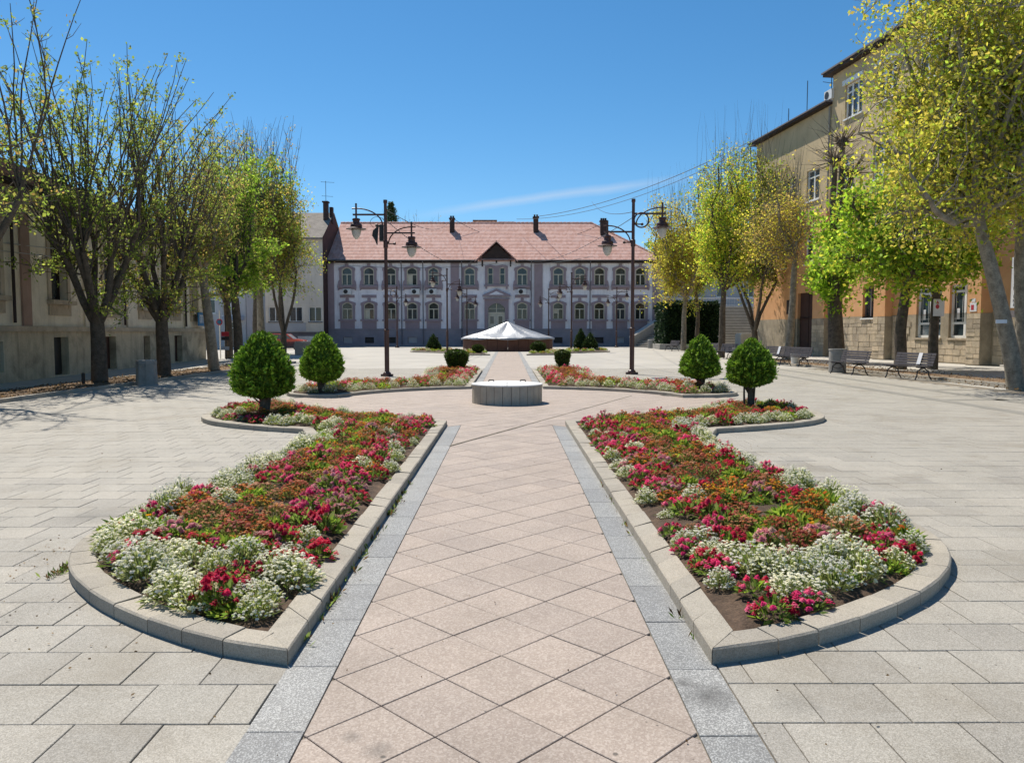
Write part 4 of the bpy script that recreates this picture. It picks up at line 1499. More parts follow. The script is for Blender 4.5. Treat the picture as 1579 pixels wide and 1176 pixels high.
# ---------------------------------------------------------------- orange and ochre building on the right
FR = Fac((19.77, 62, 0), (0.1211, -0.9926, 0), (-0.9926, -0.1211, 0))
U_T = 11.15                              # where the taller part begins
ro = empty('corner_building', FR(0, 0, 0), 'four storey orange and ochre building with ashlar base along the right side', 'building')
UE = 44.0
gw = [(15.2, 17.0, 2.45, 4.35), (20.3, 22.3, 1.3, 4.0), (22.9, 24.85, 1.3, 4.0), (30.5, 32.5, 1.3, 4.0)]
dops = [(7.2, 9.6, 0.12, 4.35), (27.6, 29.4, 0.1, 2.2)]
low_ops = list(gw)
uw = [(c - 0.85, c + 0.85, a, b) for (a, b) in ((6.3, 8.4), (10.6, 12.7)) for c in (2.4, 5.6, 8.9, 13.0, 16.7, 20.6, 24.3, 28.0, 31.8, 35.6)]
uw2 = [(c - 0.95, c + 0.95, 15.0, 17.1) for c in (13.6, 17.0, 20.8, 24.5, 28.2, 31.9, 35.6)]
b1 = wall_open(MB(), FR, 0, UE, 2.55, 9.4, [o for o in low_ops + uw if o[3] < 9.3 and o[2] > 2.5] + [(a, b, max(c, 2.55), d) for a, b, c, d in low_ops + dops if c <= 2.5 and d > 2.55], 0.3)
b1.build('wall', M['orange'], ro)
b2 = wall_open(MB(), FR, 0, U_T, 9.4, 16.4, [o for o in uw if o[2] > 9.4 and o[1] < U_T], 0.3)
wall_open(b2, FR, U_T, UE, 9.4, 18.2, [o for o in uw + uw2 if o[2] > 9.4 and o[0] > U_T], 0.3)
b2.fbox(FR, 0, U_T - 0.01, 0, 16.4, -14, -0.32).fbox(FR, U_T, UE, 0, 18.2, -14, -0.32)
b2.add([FR(0, 0, 0), FR(0, 0, -0.32), FR(0, 16.4, -0.32), FR(0, 16.4, 0), FR(U_T, 16.4, 0), FR(U_T, 16.4, -0.32), FR(U_T, 18.2, -0.32), FR(U_T, 18.2, 0)], [(0, 1, 2, 3), (4, 5, 6, 7)])
b2.build('upper_wall', M['ochre'], ro)
b3 = wall_open(MB(), FR, 0, UE, 0, 2.55, [(a, b, c, min(d, 2.55)) for a, b, c, d in low_ops + dops if c < 2.5], 0.3, 0.012)
b3.build('stone_base', M['mortar'], ro)
for a, b, c, d in gw[1:]:
    w = plain_window(FR, ro, a, b, c, d, 0.012, 0.24, 'white', 'glass_b', 1, [c + 0.75, d - 0.35], 0.13, 'ashlar')
    mid = (a + b) / 2
    g2 = MB()
    for q0, q1 in ((a + 0.13, mid - 0.1), (mid + 0.1, b - 0.13)):
        g2.fbox(FR, q0 + 0.13, q0 + 0.15, c + 0.82, d - 0.4, -0.19, -0.18).fbox(FR, q1 - 0.15, q1 - 0.13, c + 0.82, d - 0.4, -0.19, -0.18)
        g2.fbox(FR, q0 + 0.02, q1 - 0.02, c + 0.98, c + 1.0, -0.188, -0.178)
    g2.build('glazing_bar', M['white'], w)
    MB().fbox(FR, a + 0.35, a + 0.55, c + 0.95, c + 1.5, -0.176, -0.17).build('notice', M['paper'], w)
plain_window(FR, ro, *gw[0], 0.012, 0.28, 'base_grey', 'glass_b', 2, None, 0.07, 'white')
for a, b, c, d in uw + uw2:
    plain_window(FR, ro, a, b, c, d, 0, 0.22, 'white', 'glass', 2 if c > 14 else 1, [d - 0.5], 0.11, 'white')
for a, b, c, d in uw2:
    MB().fbox(FR, a - 0.15, b + 0.15, d + 0.003, d + 0.3, 0.0, 0.14).build('shutter_box', M['white'], ro)
for a, b, c, d in dops:
    MB().fbox(FR, a + 0.02, b - 0.02, c, d - 0.02, -0.26, -0.2).fbox(FR, (a + b) / 2 - 0.03, (a + b) / 2 + 0.03, c, d - 0.02, -0.198, -0.17).build('door', M['door_brown'], ro)
    MB().fbox(FR, a - 0.3, b + 0.3, 0.0, 0.12, 0.014, 0.7).build('doorstep', M['stair'], ro)
PIERS = ((10.25, 11.75, 0.55), (17.05, 18.15, 0.45), (24.95, 25.85, 0.6), (6.0, 6.9, 0.3))
for a, b, n in PIERS:
    MB().fbox(FR, a, b, 2.5, 9.4, 0.004, n).build('pier', M['orange'], ro)
    MB().fbox(FR, a - 0.02, b + 0.02, 0, 2.5, 0.016, n - 0.02).build('pier_base', M['mortar'], ro)
st = random.Random(3)


def ashlar(u0, u1, w0, w1, n, holes=()):
    w = w0
    while w < w1 - 0.1:
        h = min(st.choice((0.22, 0.30, 0.38, 0.45)), w1 - w)
        if w1 - w - h < 0.15:
            h = w1 - w
        u = u0
        while u < u1 - 0.05:
            L = min(st.uniform(0.28, 0.72), u1 - u)
            if u1 - u - L < 0.18:
                L = u1 - u
            if not any(u + L > a and u < b and w + h > c and w < d for a, b, c, d in holes):
                g = 0.012
                e = st.uniform(0.012, 0.04)
                if h > 0.34 and st.random() < 0.3:
                    MB().fbox(FR, u + g, u + L - g, w + g, w + h / 2 - g, n, n + e).build('stone_block', M['ashlar'], ro)
                    MB().fbox(FR, u + g, u + L - g, w + h / 2 + g, w + h - g, n, n + e * 0.8).build('stone_block', M['ashlar'], ro)
                else:
                    MB().fbox(FR, u + g, u + L - g, w + g, w + h - g, n, n + e).build('stone_block', M['ashlar'], ro)
            u += L
        w += h


ashlar(24.93, 25.87, 0.05, 2.5, 0.58)
ashlar(18.3, 24.8, 0.05, 2.5, 0.012, [(20.1, 25.0, 1.12, 4.0)])
ashlar(17.03, 18.17, 0.05, 2.5, 0.43)
ashlar(12.0, 17.0, 0.05, 2.4, 0.012)
ashlar(10.23, 11.77, 0.05, 2.5, 0.53)
ashlar(26.0, 27.5, 0.05, 2.5, 0.012)
MB().fbox(FR, -0.5, U_T - 0.02, 16.4, 16.55, -14.4, 0.45).fbox(FR, U_T - 0.4, UE, 18.2, 18.38, -14.4, 0.5).build('eaves', M['timber'], ro)
MB().fbox(FR, -0.6, U_T - 0.03, 16.552, 16.64, -14.5, 0.52).fbox(FR, U_T - 0.5, UE, 18.382, 18.48, -14.5, 0.58).build('roof_edge', M['base_grey'], ro)
MB().fbox(FR, 28.0, 32.0, 2.25, 2.55, 0.016, 0.9).build('entrance_canopy', M['base_grey'], ro)
MB().tube([FR(11.0, 16.3, 0.1), FR(11.0, 9.0, 0.1), FR(11.0, 2.5, 0.12)], 0.06, 8).build('downpipe', M['concrete'], ro)
ac_unit(FR, 10.85, 16.75, -0.2, 'air conditioner high at the step between the two roof heights of the orange building', s=1.1)
for u, h, lab in ((5.0, 3.2, 'tall thin antenna mast standing on the lower roof of the orange building'), (2.2, 2.0, 'short antenna mast at the far end of the orange building roof'), (8.3, 2.6, 'cross armed antenna near the higher roof of the orange building')):
    a = FR(u, 16.7, -1.5)
    m_ = MB().tube([a, a + Vector((0, 0, h))], 0.03, 5)
    if 'cross' in lab:
        m_.tube([a + Vector((-0.6, 0, h * 0.8)), a + Vector((0.6, 0.1, h * 0.75))], 0.02, 4)
    tag(m_.build('antenna', M['cable']), lab, 'antenna')


def letters(txt, loc, rot, size, mat, parent=None, name='lettering', align='CENTER', space=1.0):
    c = bpy.data.curves.new(name, 'FONT')
    c.body = txt
    c.size = size
    c.align_x = align
    c.align_y = 'CENTER'
    c.space_line = space
    c.extrude = 0.002
    c.materials.append(mat)
    t = bpy.data.objects.new(name, c)
    COL.objects.link(t)
    me = bpy.data.meshes.new_from_object(t.evaluated_get(bpy.context.evaluated_depsgraph_get()))
    bpy.data.objects.remove(t)
    me.name = name
    o = link(name, me)
    o.rotation_euler = rot
    if parent is not None:
        o.parent = parent
        o.location = Vector(loc) - world_off(parent)
    else:
        o.location = loc
    return o


ROT_R = (R(90), 0, math.atan2(-0.9926, 0.1211))
sg = empty('banner_sign', FR(27.2, 2.65, 0.05), 'tall narrow white banner with dark vertical lettering by the entrance canopy', 'sign')
MB().fbox(FR, 27.0, 27.45, 2.7, 5.0, 0.02, 0.05).build('board', M['paper'], sg)
for i, ch_ in enumerate('УПИТЕКИМ ЦМР'):
    if ch_ != ' ':
        letters(ch_, FR(27.225, 4.87 - i * 0.185, 0.054), ROT_R, 0.19, M['ink'], sg)
sg = empty('wall_notice', FR(25.4, 2.6, 0.62), 'small white and red notice plates on the stone pier right of the shop windows', 'sign')
MB().fbox(FR, 25.15, 25.6, 2.58, 3.0, 0.602, 0.62).build('plate', M['paper'], sg)
MB().fbox(FR, 25.25, 25.5, 3.03, 3.2, 0.602, 0.615).build('plate', M['paper'], sg)
MB().fbox(FR, 25.24, 25.42, 2.66, 2.9, 0.622, 0.626).build('red_mark', M['red_sign'], sg)
sg = empty('wall_plaque', FR(6.3, 3.1, 0.3), 'brown plaque on the orange wall left of the dark door', 'sign')
MB().fbox(FR, 6.2, 6.7, 2.9, 3.9, 0.302, 0.34).build('plate', M['timber'], sg)

# ---------------------------------------------------------------- weathered old building on the left
FL = Fac((-15.0, 14, 0), (-0.0925, 0.9957, 0), (0.9957, 0.0925, 0))
ol = empty('old_building', FL(0, 0, 0), 'low weathered cream building with stained base and tiled roof along the left side', 'building')
UL = 31.4
lw = [(4.6, 5.8, 2.75, 5.2), (9.0, 10.3, 2.75, 5.2), (13.5, 14.7, 2.75, 5.2), (17.9, 19.1, 2.75, 5.2), (21.7, 22.9, 2.75, 5.2), (25.9, 27.1, 2.75, 5.2), (29.2, 30.2, 2.75, 5.2)]
bo = [(9.2, 10.2, 0.35, 1.3), (13.4, 14.5, 0.05, 1.42), (17.7, 18.7, 0.05, 1.42), (21.8, 22.6, 0.05, 1.42), (26.0, 27.2, 0.05, 1.42)]
w = wall_open(MB(), FL, -6, UL, 1.72, 6.3, lw, 0.35)
w.fbox(FL, -6, UL, 0, 6.3, -9, -0.37)
w.add([FL(UL, 0, 0), FL(UL, 0, -0.37), FL(UL, 6.3, -0.37), FL(UL, 6.3, 0)], [(0, 1, 2, 3)])
w.build('wall', M['old_wall'], ol)
w = wall_open(MB(), FL, -6, UL + 0.03, 0, 1.62, bo, 0.4, 0.10)
w.build('stone_base', M['old_base'], ol)
MB().fbox(FL, -6, UL + 0.05, 1.62, 1.80, 0.0, 0.2).fbox(FL, -6, UL + 0.05, 5.75, 5.95, 0.004, 0.14).fbox(FL, -6, UL + 0.05, 5.95, 6.28, 0.004, 0.3).build('cornice', M['trim_dirty'], ol)
for a, b, c, d in lw:
    wn_ = plain_window(FL, ol, a, b, c, d, 0, 0.33, 'timber', 'glass', 1, [c + 1.7], 0.07)
    sb = MB().fbox(FL, a - 0.28, b + 0.28, c - 0.16, c - 0.004, 0.0, 0.24)
    sb.fbox(FL, a - 0.2, b + 0.2, c - 0.55, c - 0.165, 0.0, 0.06)
    sb.build('sill', M['trim_dirty'], wn_)
    MB().fbox(FL, a - 0.22, a - 0.005, c, d, 0.0, 0.05).fbox(FL, b + 0.005, b + 0.22, c, d, 0.0, 0.05).fbox(FL, a - 0.3, b + 0.3, d + 0.004, d + 0.3, 0.0, 0.12).build('surround', M['trim_dirty'], wn_)
for i, (a, b, c, d) in enumerate(bo):
    MB().fbox(FL, a + 0.02, b - 0.02, c + 0.02, d - 0.02, -0.22, -0.16).build('cellar_hatch' if i else 'cellar_window', M['door_brown'] if i > 1 else M['black'], ol)
for u in (7.1, 11.8, 16.3, 20.4, 24.4, 28.2):
    MB().fbox(FL, u - 0.28, u + 0.28, 1.804, 5.745, 0.0, 0.07).build('pilaster', M['old_wall'] if u != 11.8 else M['pinkish'], ol)
for u in (10.9, 19.7, 27.9):
    MB().tube([FL(u, 5.9, 0.2), FL(u, 5.6, 0.12), FL(u, 1.9, 0.12)], 0.05, 7).build('downpipe', M['timber'], ol)
rr = MB()
for i in range(14):
    t0, t1 = i / 14, (i + 1) / 14
    n0, n1, z0, z1 = 0.7 - 5.2 * t0, 0.7 - 5.2 * t1, 6.3 + 2.6 * t0, 6.3 + 2.6 * t1
    rr.add([FL(-6.5, z0 + 0.05, n0), FL(UL + 0.4, z0 + 0.05, n0), FL(UL + 0.4, z1, n1), FL(-6.5, z1, n1), FL(-6.5, z0, n0), FL(UL + 0.4, z0, n0)], [(0, 1, 2, 3), (0, 1, 5, 4)])
rr.add([FL(-6.5, 8.9, -4.5), FL(UL + 0.4, 8.9, -4.5), FL(UL + 0.4, 6.3, -9.6), FL(-6.5, 6.3, -9.6), FL(UL + 0.4, 6.32, 0.7)], [(0, 1, 2, 3), (1, 2, 4)])
rr.build('roof', M['roof_old'], ol)
MB().fbox(FL, -6.4, UL + 0.3, 6.2, 6.29, 0.31, 0.68).build('eaves', M['timber'], ol)
sg = empty('blue_sign', FL(29.6, 2.1, 0.1), 'blue square wall sign with white marks near the end of the old building', 'sign')
MB().fbox(FL, 29.3, 30.7, 1.95, 2.7, 0.3, 0.34).build('plate', M['blue_sign'], sg)
mk = MB()
for k_ in range(4):
    mk.fbox(FL, 29.55 + 0.26 * k_, 29.65 + 0.26 * k_, 2.12, 2.48, 0.342, 0.35)
mk.fbox(FL, 29.55, 30.43, 2.50, 2.56, 0.342, 0.35)
mk.build('white_mark', M['paper'], sg)

# ---------------------------------------------------------------- stairs, terrace, hedge at the rear right
stair_root = empty('stairway', (21, 76, 0), 'broad flight of stone steps with side wall beside the lilac building', 'stairs')
n_st = 26
for i in range(n_st):
    z0 = i * 0.17
    y = 77 + i * 0.34
    st_ = MB().box(19.5, 30, y, y + 0.38, z0 - 0.02, z0 + 0.10).build('step', M['shaded_riser'], stair_root)
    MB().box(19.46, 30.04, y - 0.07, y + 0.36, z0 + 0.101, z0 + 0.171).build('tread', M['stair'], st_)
dv = Vector((0.80, 0.60, 0))
ev = Vector((0.60, -0.80, 0))
o0 = Vector((13.6, 82.6, 0))
for i in range(24):
    a = o0 + dv * (0.36 * i)
    q = [a, a + ev * 3.4, a + ev * 3.4 + dv * 0.40, a + dv * 0.40]
    st_ = MB().prism_z([(v.x, v.y) for v in q], i * 0.17 - 0.02, i * 0.17 + 0.10).build('step', M['shaded_riser'], stair_root)
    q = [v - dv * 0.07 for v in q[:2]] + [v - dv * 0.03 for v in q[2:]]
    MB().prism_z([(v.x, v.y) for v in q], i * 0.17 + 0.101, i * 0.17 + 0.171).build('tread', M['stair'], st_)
pw_ = MB()
a, b = o0 - ev * 0.05 - dv * 0.3, o0 - ev * 0.05 + dv * 8.6
s_ = ev * -0.45
pts = [(a, 0, 1.0), (b, 3.6, 5.0)]
vs = []
for p_, zb, zt in pts:
    for q_ in (p_, p_ + s_):
        vs += [(q_.x, q_.y, 0), (q_.x, q_.y, zt)]
pw_.add(vs, [(0, 1, 5, 4), (2, 3, 7, 6), (1, 3, 7, 5), (0, 2, 3, 1), (4, 5, 7, 6)])
pw_.build('side_wall', M['concrete'], stair_root)
c_ = MB()
vs = []
for p_, zb, zt in pts:
    for q_ in (p_ + ev * 0.08, p_ + s_ - ev * 0.08):
        vs += [(q_.x, q_.y, zt + 0.01), (q_.x, q_.y, zt + 0.16)]
c_.add(vs, [(0, 1, 5, 4), (2, 3, 7, 6), (1, 3, 7, 5), (0, 2, 6, 4), (0, 2, 3, 1), (4, 5, 7, 6)])
c_.build('coping', M['stair'], stair_root)
ter = tag(MB().box(18.2, 48, 85.9, 130, -0.02, 4.4).build('terrace', M['concrete']), kind='structure')
fn = empty('terrace_railing', (22, 87, 4.4), 'pale metal railing along the terrace above the broad steps', 'railing')
MB().tube([(18.4, 86.6, 5.4), (32, 86.6, 5.4)], 0.04, 6).tube([(18.4, 86.6, 4.6), (32, 86.6, 4.6)], 0.03, 6).build('rail', M['silver'], fn)
for i in range(46):
    MB().tube([(18.5 + i * 0.29, 86.6, 4.42), (18.5 + i * 0.29, 86.6, 5.38)], 0.016, 4).build('baluster', M['silver'], fn)
FT = Fac((0, 101, 0), (1, 0, 0), (0, -1, 0))
th = empty('terrace_house', (27, 101, 4.4), 'pale bluish house on the terrace above the steps', 'building')
ops = [(x - 0.7, x + 0.7, 6.2, 8.0) for x in (21, 24.5, 28, 31.5, 35)]
w = wall_open(MB(), FT, 19, 40, 4.4, 10.5, ops, 0.2)
w.box(19, 40, 101.25, 110, 4.4, 10.5)
w.build('wall', M['pale_house'], th)
for o in ops:
    plain_window(FT, th, *o, 0, 0.2, 'white', 'glass', 1, None, 0.08, 'white')
MB().add([(18.5, 100.2, 10.5), (40.5, 100.2, 10.5), (36, 105.5, 13.2), (23, 105.5, 13.2), (40.5, 111, 10.5), (18.5, 111, 10.5)], [(0, 1, 2, 3), (3, 2, 4, 5), (0, 3, 5), (1, 2, 4)]).build('roof', M['roof_old'], th)
# raised planting bed in front of the hedge, and its stone blocks
rb = MB().prism_z([(13.9, 70.5), (17.6, 66.5), (19.4, 66.5), (19.4, 76.2), (14.2, 75.5)], -0.02, 0.5, 0.02)
tag(rb.build('raised_planter', M['concrete']), 'low stone edged planting bed under the hedge', 'planter')
tag(MB().prism_z([(19.2, 63.4), (21.4, 63.4), (21.4, 65.0), (19.2, 65.0)], -0.02, 1.5, 0.10).build('stone_pier', M['stair']), 'big pale stone block at the foot of the broad steps', 'stone block')
tag(MB().lathe([(0.42, 0), (0.42, 0.8), (0.38, 0.86)], 14, (14.3, 76.5, 0)).build('bollard', M['concrete']), 'short round stone bollard at the foot of the side steps', 'bollard')

# ================================================================== TREES
class Tree:
    def __init__(s, seed):
        s.r = np.random.RandomState(seed)
        s.wood, s.twigs = MB(), MB()
        s.tips = []                       # (position, direction) leaf anchors
        s.segs = []

    def limb(s, p, d, L, r0, r1, nseg=6, wob=0.12, up=0.0, sides=6, anchors=0.0, store=None, twig=False, start=0.0):
        """a bending tapered limb; returns its points"""
        p, d = Vector(p), Vector(d).normalized()
        pts, rad = [p.copy()], [r0]
        for i in range(nseg):
            j = s.r.normal(size=3) * wob
            d = (d + Vector(j) + Vector((0, 0, up))).normalized()
            p = p + d * (L / nseg)
            t = (i + 1) / nseg
            pts.append(p.copy())
            rad.append(r0 + (r1 - r0) * t)
            if anchors and t >= start:
                k = s.r.poisson(anchors)
                for _ in range(k):
                    q = pts[-2].lerp(p, s.r.rand())
                    s.tips.append((q, d))
        (s.twigs if twig else s.wood).tube(pts, rad, sides, cap=False)
        return pts, d

    def finish(s, name, label, base, bark, leaf_cols, n_leaf, size, spread, group=None, twig_bark='bark_twig', droop=-0.1, up=0.3, extra=None):
        o = empty(name, base, label, 'tree', group)
        tr = s.wood.build('trunk', M[bark], o, smooth=True)
        if s.twigs.v:
            tag(s.twigs.build('twigs', M[twig_bark], o), kind='stuff')
        if n_leaf and s.tips:
            r = s.r
            P0 = np.array([t[0] for t in s.tips])
            D0 = np.array([t[1] for t in s.tips])
            wgt = r.exponential(size=len(P0)) ** 1.6
            i = r.choice(len(P0), n_leaf, p=wgt / wgt.sum())
            cl = r.normal(size=(len(P0), 3)) * spread * 0.5
            P = P0[i] + cl[i] + r.normal(size=(n_leaf, 3)) * spread
            D = unit(D0[i] * 0.4 + r.normal(size=(n_leaf, 3)) * 0.8 + np.array([0, 0, up + droop]))
            L = size * r.uniform(0.6, 1.35, n_leaf)
            V = leaf_quads(P, D, L, L * r.uniform(0.45, 0.75, n_leaf), r)
            tone = r.uniform(0.78, 1.2, len(P0))[i]
            C = np.clip(pal(leaf_cols, n_leaf, r, 0.18) * tone[:, None], 0, 1)
            V = V - np.array(world_off(o))
            link('crown', quads_mesh('crown', V, C, M['leaf']), o)
        return o


YG = [(0.617, 0.603, 0.073), (0.764, 0.698, 0.098), (0.496, 0.533, 0.061), (0.697, 0.568, 0.11)]
CHEST = [(0.256, 0.439, 0.037), (0.354, 0.549, 0.043), (0.183, 0.329, 0.037), (0.464, 0.622, 0.073)]
OLIVEG = [(0.329, 0.451, 0.073), (0.244, 0.354, 0.061), (0.451, 0.537, 0.098), (0.354, 0.366, 0.085)]
RUSTY = [(0.488, 0.342, 0.11), (0.415, 0.39, 0.098), (0.573, 0.415, 0.134)]


def vase_tree(base, seed, top, label, fork=2.0, tr=0.24, stems=5, spread=0.32, shoots=7, leaves=5200, cols=OLIVEG, lean=(0, 0), low=14, bark='bark', size=0.085, name='shade_tree', group=None,
              shoot_lean=0.13, anchors=1.1):
    """a many-stemmed tree pollarded long ago: short trunk, steep stems, long upright shoots"""
    T = Tree(seed)
    r = T.r
    b = Vector(base)
    pts, d = T.limb(b - Vector((0, 0, 0.1)), (lean[0], lean[1], 1), fork + 0.1, tr * 1.25, tr, 5, 0.04, 0.02, 10)
    tp = pts[-1]
    for i in range(stems):
        q = 2 * math.pi * (i + r.uniform(-0.25, 0.25)) / stems
        sd = Vector((math.cos(q) * spread, math.sin(q) * spread, 1))
        L = (top - fork) * r.uniform(0.30, 0.42)
        sp, dd = T.limb(tp - Vector((0, 0, 0.15)), sd, L, tr * 0.62, tr * 0.34, 6, 0.09, 0.03, 8)
        for k in range(shoots):
            a = sp[-1] if k < 3 else sp[-1 - r.randint(0, 3)]
            qq = r.uniform(0, 6.28)
            hd_ = Vector((math.cos(qq), math.sin(qq), 0)) * r.uniform(0.02, shoot_lean * 2.4) + Vector((sd.x, sd.y, 0)) * 0.22 + Vector((0, 0, 1))
            Ls = (top - a.z) * r.uniform(0.68, 1.02)
            hp, hdv = T.limb(a, hd_, Ls, tr * 0.15, 0.008, 9, 0.085, 0.045, 5, anchors=anchors, start=0.1)
            if anchors > 0.8:
                T.tips += [(hp[-1], hdv), (hp[-1] - hdv * 0.08, hdv), (hp[-2], hdv)] * 2
            for t in range(2, 9):
                for _ in range(r.poisson(1.5)):
                    q2 = r.uniform(0, 6.28)
                    td = Vector((math.cos(q2), math.sin(q2), r.uniform(0.5, 1.5)))
                    T.limb(hp[t], td, r.uniform(0.25, 0.85) * (1.15 - 0.06 * t), 0.010, 0.004, 3, 0.14, 0.06, 3, anchors=0.9, twig=True)
    for i in range(low):
        q = r.uniform(0, 6.28)
        a = tp + Vector((math.cos(q), math.sin(q), 0)) * r.uniform(0.1, 0.5) + Vector((0, 0, r.uniform(0.3, (top - fork) * 0.42)))
        lp, _ = T.limb(a, (math.cos(q), math.sin(q), r.uniform(-0.15, 0.7)), r.uniform(0.9, 3.3), 0.03, 0.008, 6, 0.16, 0.0, 4, anchors=2.2, start=0.3, twig=True)
        for t in (2, 3, 4, 5):
            for _ in range(2):
                T.limb(lp[t], r.normal(size=3) + np.array([0, 0, 0.2]), r.uniform(0.3, 0.8), 0.008, 0.003, 3, 0.2, 0.0, 3, anchors=2.0, twig=True)
    return T.finish(name, label, base, bark, cols, leaves, size, 0.075, group)


def round_tree(base, seed, fork, centre, radii, label, tr=0.22, limbs=6, leaves=9000, cols=YG, size=0.10, lean=(0, 0), bark='bark', name='shade_tree', group=None, levels=3, bare=0, anchors=1.0, spread=0.16, zmin=None,
               stems=1, twig_bark='bark_twig'):
    """trunk, limbs and twigs reaching points spread through an ellipsoid crown"""
    T = Tree(seed)
    r = T.r
    b = Vector(base)
    c, R3 = Vector(centre), Vector(radii)
    tops = []
    if stems == 1:
        pts, d = T.limb(b - Vector((0, 0, 0.1)), (lean[0], lean[1], 1), fork + 0.1, tr * 1.3, tr * 0.85, 7, 0.035, 0.0, 10)
        tops = [(pts[-1], tr * 0.8)]
    else:
        pts, d = T.limb(b - Vector((0, 0, 0.1)), (lean[0], lean[1], 1), fork * 0.35, tr * 1.3, tr, 4, 0.03, 0.0, 10)
        for i in range(stems):
            q = 2 * math.pi * (i + r.uniform(-.2, .2)) / stems
            sp, _ = T.limb(pts[-1] - Vector((0, 0, 0.12)), (math.cos(q) * 0.32, math.sin(q) * 0.32, 1), fork * 0.85, tr * 0.6, tr * 0.42, 6, 0.07, 0.02, 8)
            tops.append((sp[-1], tr * 0.42))

    def reach(a, t, r0, r1, nseg, sides, anch, twig, bow=0.12, st=0.0):
        v = t - a
        L = v.length
        if L < 1e-3:
            return [a, t]
        pts, rad = [a.copy()], [r0]
        off = Vector(r.normal(size=3)) * L * bow
        for i in range(1, nseg + 1):
            f = i / nseg
            p = a + v * f + off * math.sin(math.pi * f) + Vector(r.normal(size=3)) * L * 0.02 * (1 if i < nseg else 0)
            pts.append(p)
            rad.append(r0 + (r1 - r0) * f)
            if anch and f >= st:
                for _ in range(r.poisson(anch)):
                    T.tips.append((pts[-2].lerp(p, r.rand()), (p - pts[-2]).normalized()))
        (T.twigs if twig else T.wood).tube(pts, rad, sides, cap=False)
        return pts

    def ell(f0, f1):
        u = Vector(r.normal(size=3)).normalized() * r.uniform(f0, f1)
        v = Vector((c.x + u.x * R3.x, c.y + u.y * R3.y, c.z + u.z * R3.z))
        if zmin is not None and v.z < zmin:
            v.z = zmin + r.uniform(0, 1.2)
        return v
    # main leader(s) into the crown
    ends = []
    for (tp, rr) in tops:
        n_l = max(2, limbs // len(tops))
        for i in range(n_l):
            t = ell(0.40, 0.86)
            if t.z < tp.z + 0.2 and zmin is None:
                t.z = tp.z + r.uniform(0.2, 1.2)
            pp = reach(tp, t, rr * 0.72, rr * 0.28, 7, 7, 0, False, 0.10)
            ends += [(q, rr * 0.28) for q in pp[3:]]
    nb = len(ends)
    for q, rr in ends:
        for _ in range(2 if levels > 2 else 1):
            t = ell(0.5, 1.0)
            if (t - q).length > 3.0:
                t = q + (t - q).normalized() * r.uniform(1.2, 3.0)
            p2 = reach(q, t, max(rr * 0.55, 0.018), 0.010, 6, 4, anchors * 0.6, False, 0.12, 0.3)
            for s_ in p2[2:]:
                for _ in range(2):
                    v = (s_ - c)
                    v = Vector((v.x / R3.x, v.y / R3.y, v.z / R3.z))
                    td = Vector(r.normal(size=3)) * 0.8 + v * 0.6 + Vector((0, 0, 0.25))
                    e = s_ + td.normalized() * r.uniform(0.35, 1.0)
                    p3 = reach(s_, e, 0.009, 0.004, 3, 3, anchors, True, 0.15)
    for _ in range(bare):                                     # bare upright twigs above the crown
        q, rr = ends[r.randint(nb)]
        a = Vector((q.x, q.y, max(q.z, c.z + R3.z * r.uniform(0.0, 0.5))))
        T.limb(a, (r.normal() * 0.14, r.normal() * 0.14, 1), (c.z + R3.z - a.z) * r.uniform(0.45, 1.05) + 0.3, 0.013, 0.003, 5, 0.05, 0.04, 3, twig=True)
    return T.finish(name, label, base, bark, cols, leaves, size, spread, group, twig_bark=twig_bark)


# ---- left row
vase_tree((-13.1, 17.6, 0), 1, 10.3, 'tall shoot-bearing tree at the near end of the left row, trunk outside the frame', cols=OLIVEG + RUSTY[:1], leaves=4200, stems=5, shoots=6, spread=0.6, low=26, size=0.10, tr=0.2)
vase_tree((-12.93, 24.3, 0), 2, 10.4, 'many stemmed tree beside the little dark post, tallest of the left row', fork=1.9, tr=0.21, stems=8, spread=0.50, shoots=10, leaves=13500, low=34, size=0.095, shoot_lean=0.30)
vase_tree((-12.55, 27.9, 0), 3, 10.1, 'dark forked tree right behind the concrete bin of the left row', fork=2.0, tr=0.21, stems=7, spread=0.46, shoots=9, leaves=11000, cols=OLIVEG + RUSTY[:2], low=36, size=0.095, shoot_lean=0.30)
round_tree((-12.1, 31.6, 0), 4, 4.2, (-12.7, 32.0, 6.3), (2.1, 2.0, 3.0), 'pale leaning trunk tree near the blue wall sign', tr=0.18, limbs=8, leaves=9000, cols=RUSTY + OLIVEG, size=0.11, lean=(-0.09, 0.0), bark='bark_pale', bare=46, levels=3, spread=0.22)
vase_tree((-14.4, 41.0, 0), 5, 10.6, 'dark slender tree at the street gap behind the tall topiary', fork=3.4, tr=0.2, stems=6, spread=0.30, shoots=8, leaves=15000, cols=CHEST + OLIVEG, size=0.15, low=44)
round_tree((-17.6, 55.0, 0), 6, 4.6, (-17.6, 55.0, 9.4), (3.3, 2.5, 6.4), 'pale trunk tree with fresh green hanging leaves before the beige house', tr=0.24, limbs=16, leaves=27000, cols=CHEST, size=0.21, bark='bark_pale', bare=40, name='chestnut_tree', spread=0.3)
round_tree((-15.4, 52.5, 0), 7, 4.6, (-15.0, 52.5, 8.1), (2.8, 2.3, 5.4), 'multi stemmed yellowish tree nearest the lilac building in the left row', tr=0.19, limbs=18, leaves=15000, cols=OLIVEG + RUSTY + YG[:1], size=0.15, stems=4, bare=60, spread=0.25)
vase_tree((-19.6, 60.0, 0), 8, 18.0, 'tall bare twigged tree behind the left row, rising over the beige house', fork=5.0, tr=0.26, stems=8, spread=0.40, shoots=11, leaves=2500, cols=RUSTY, size=0.12, low=10, shoot_lean=0.12, anchors=0.5)
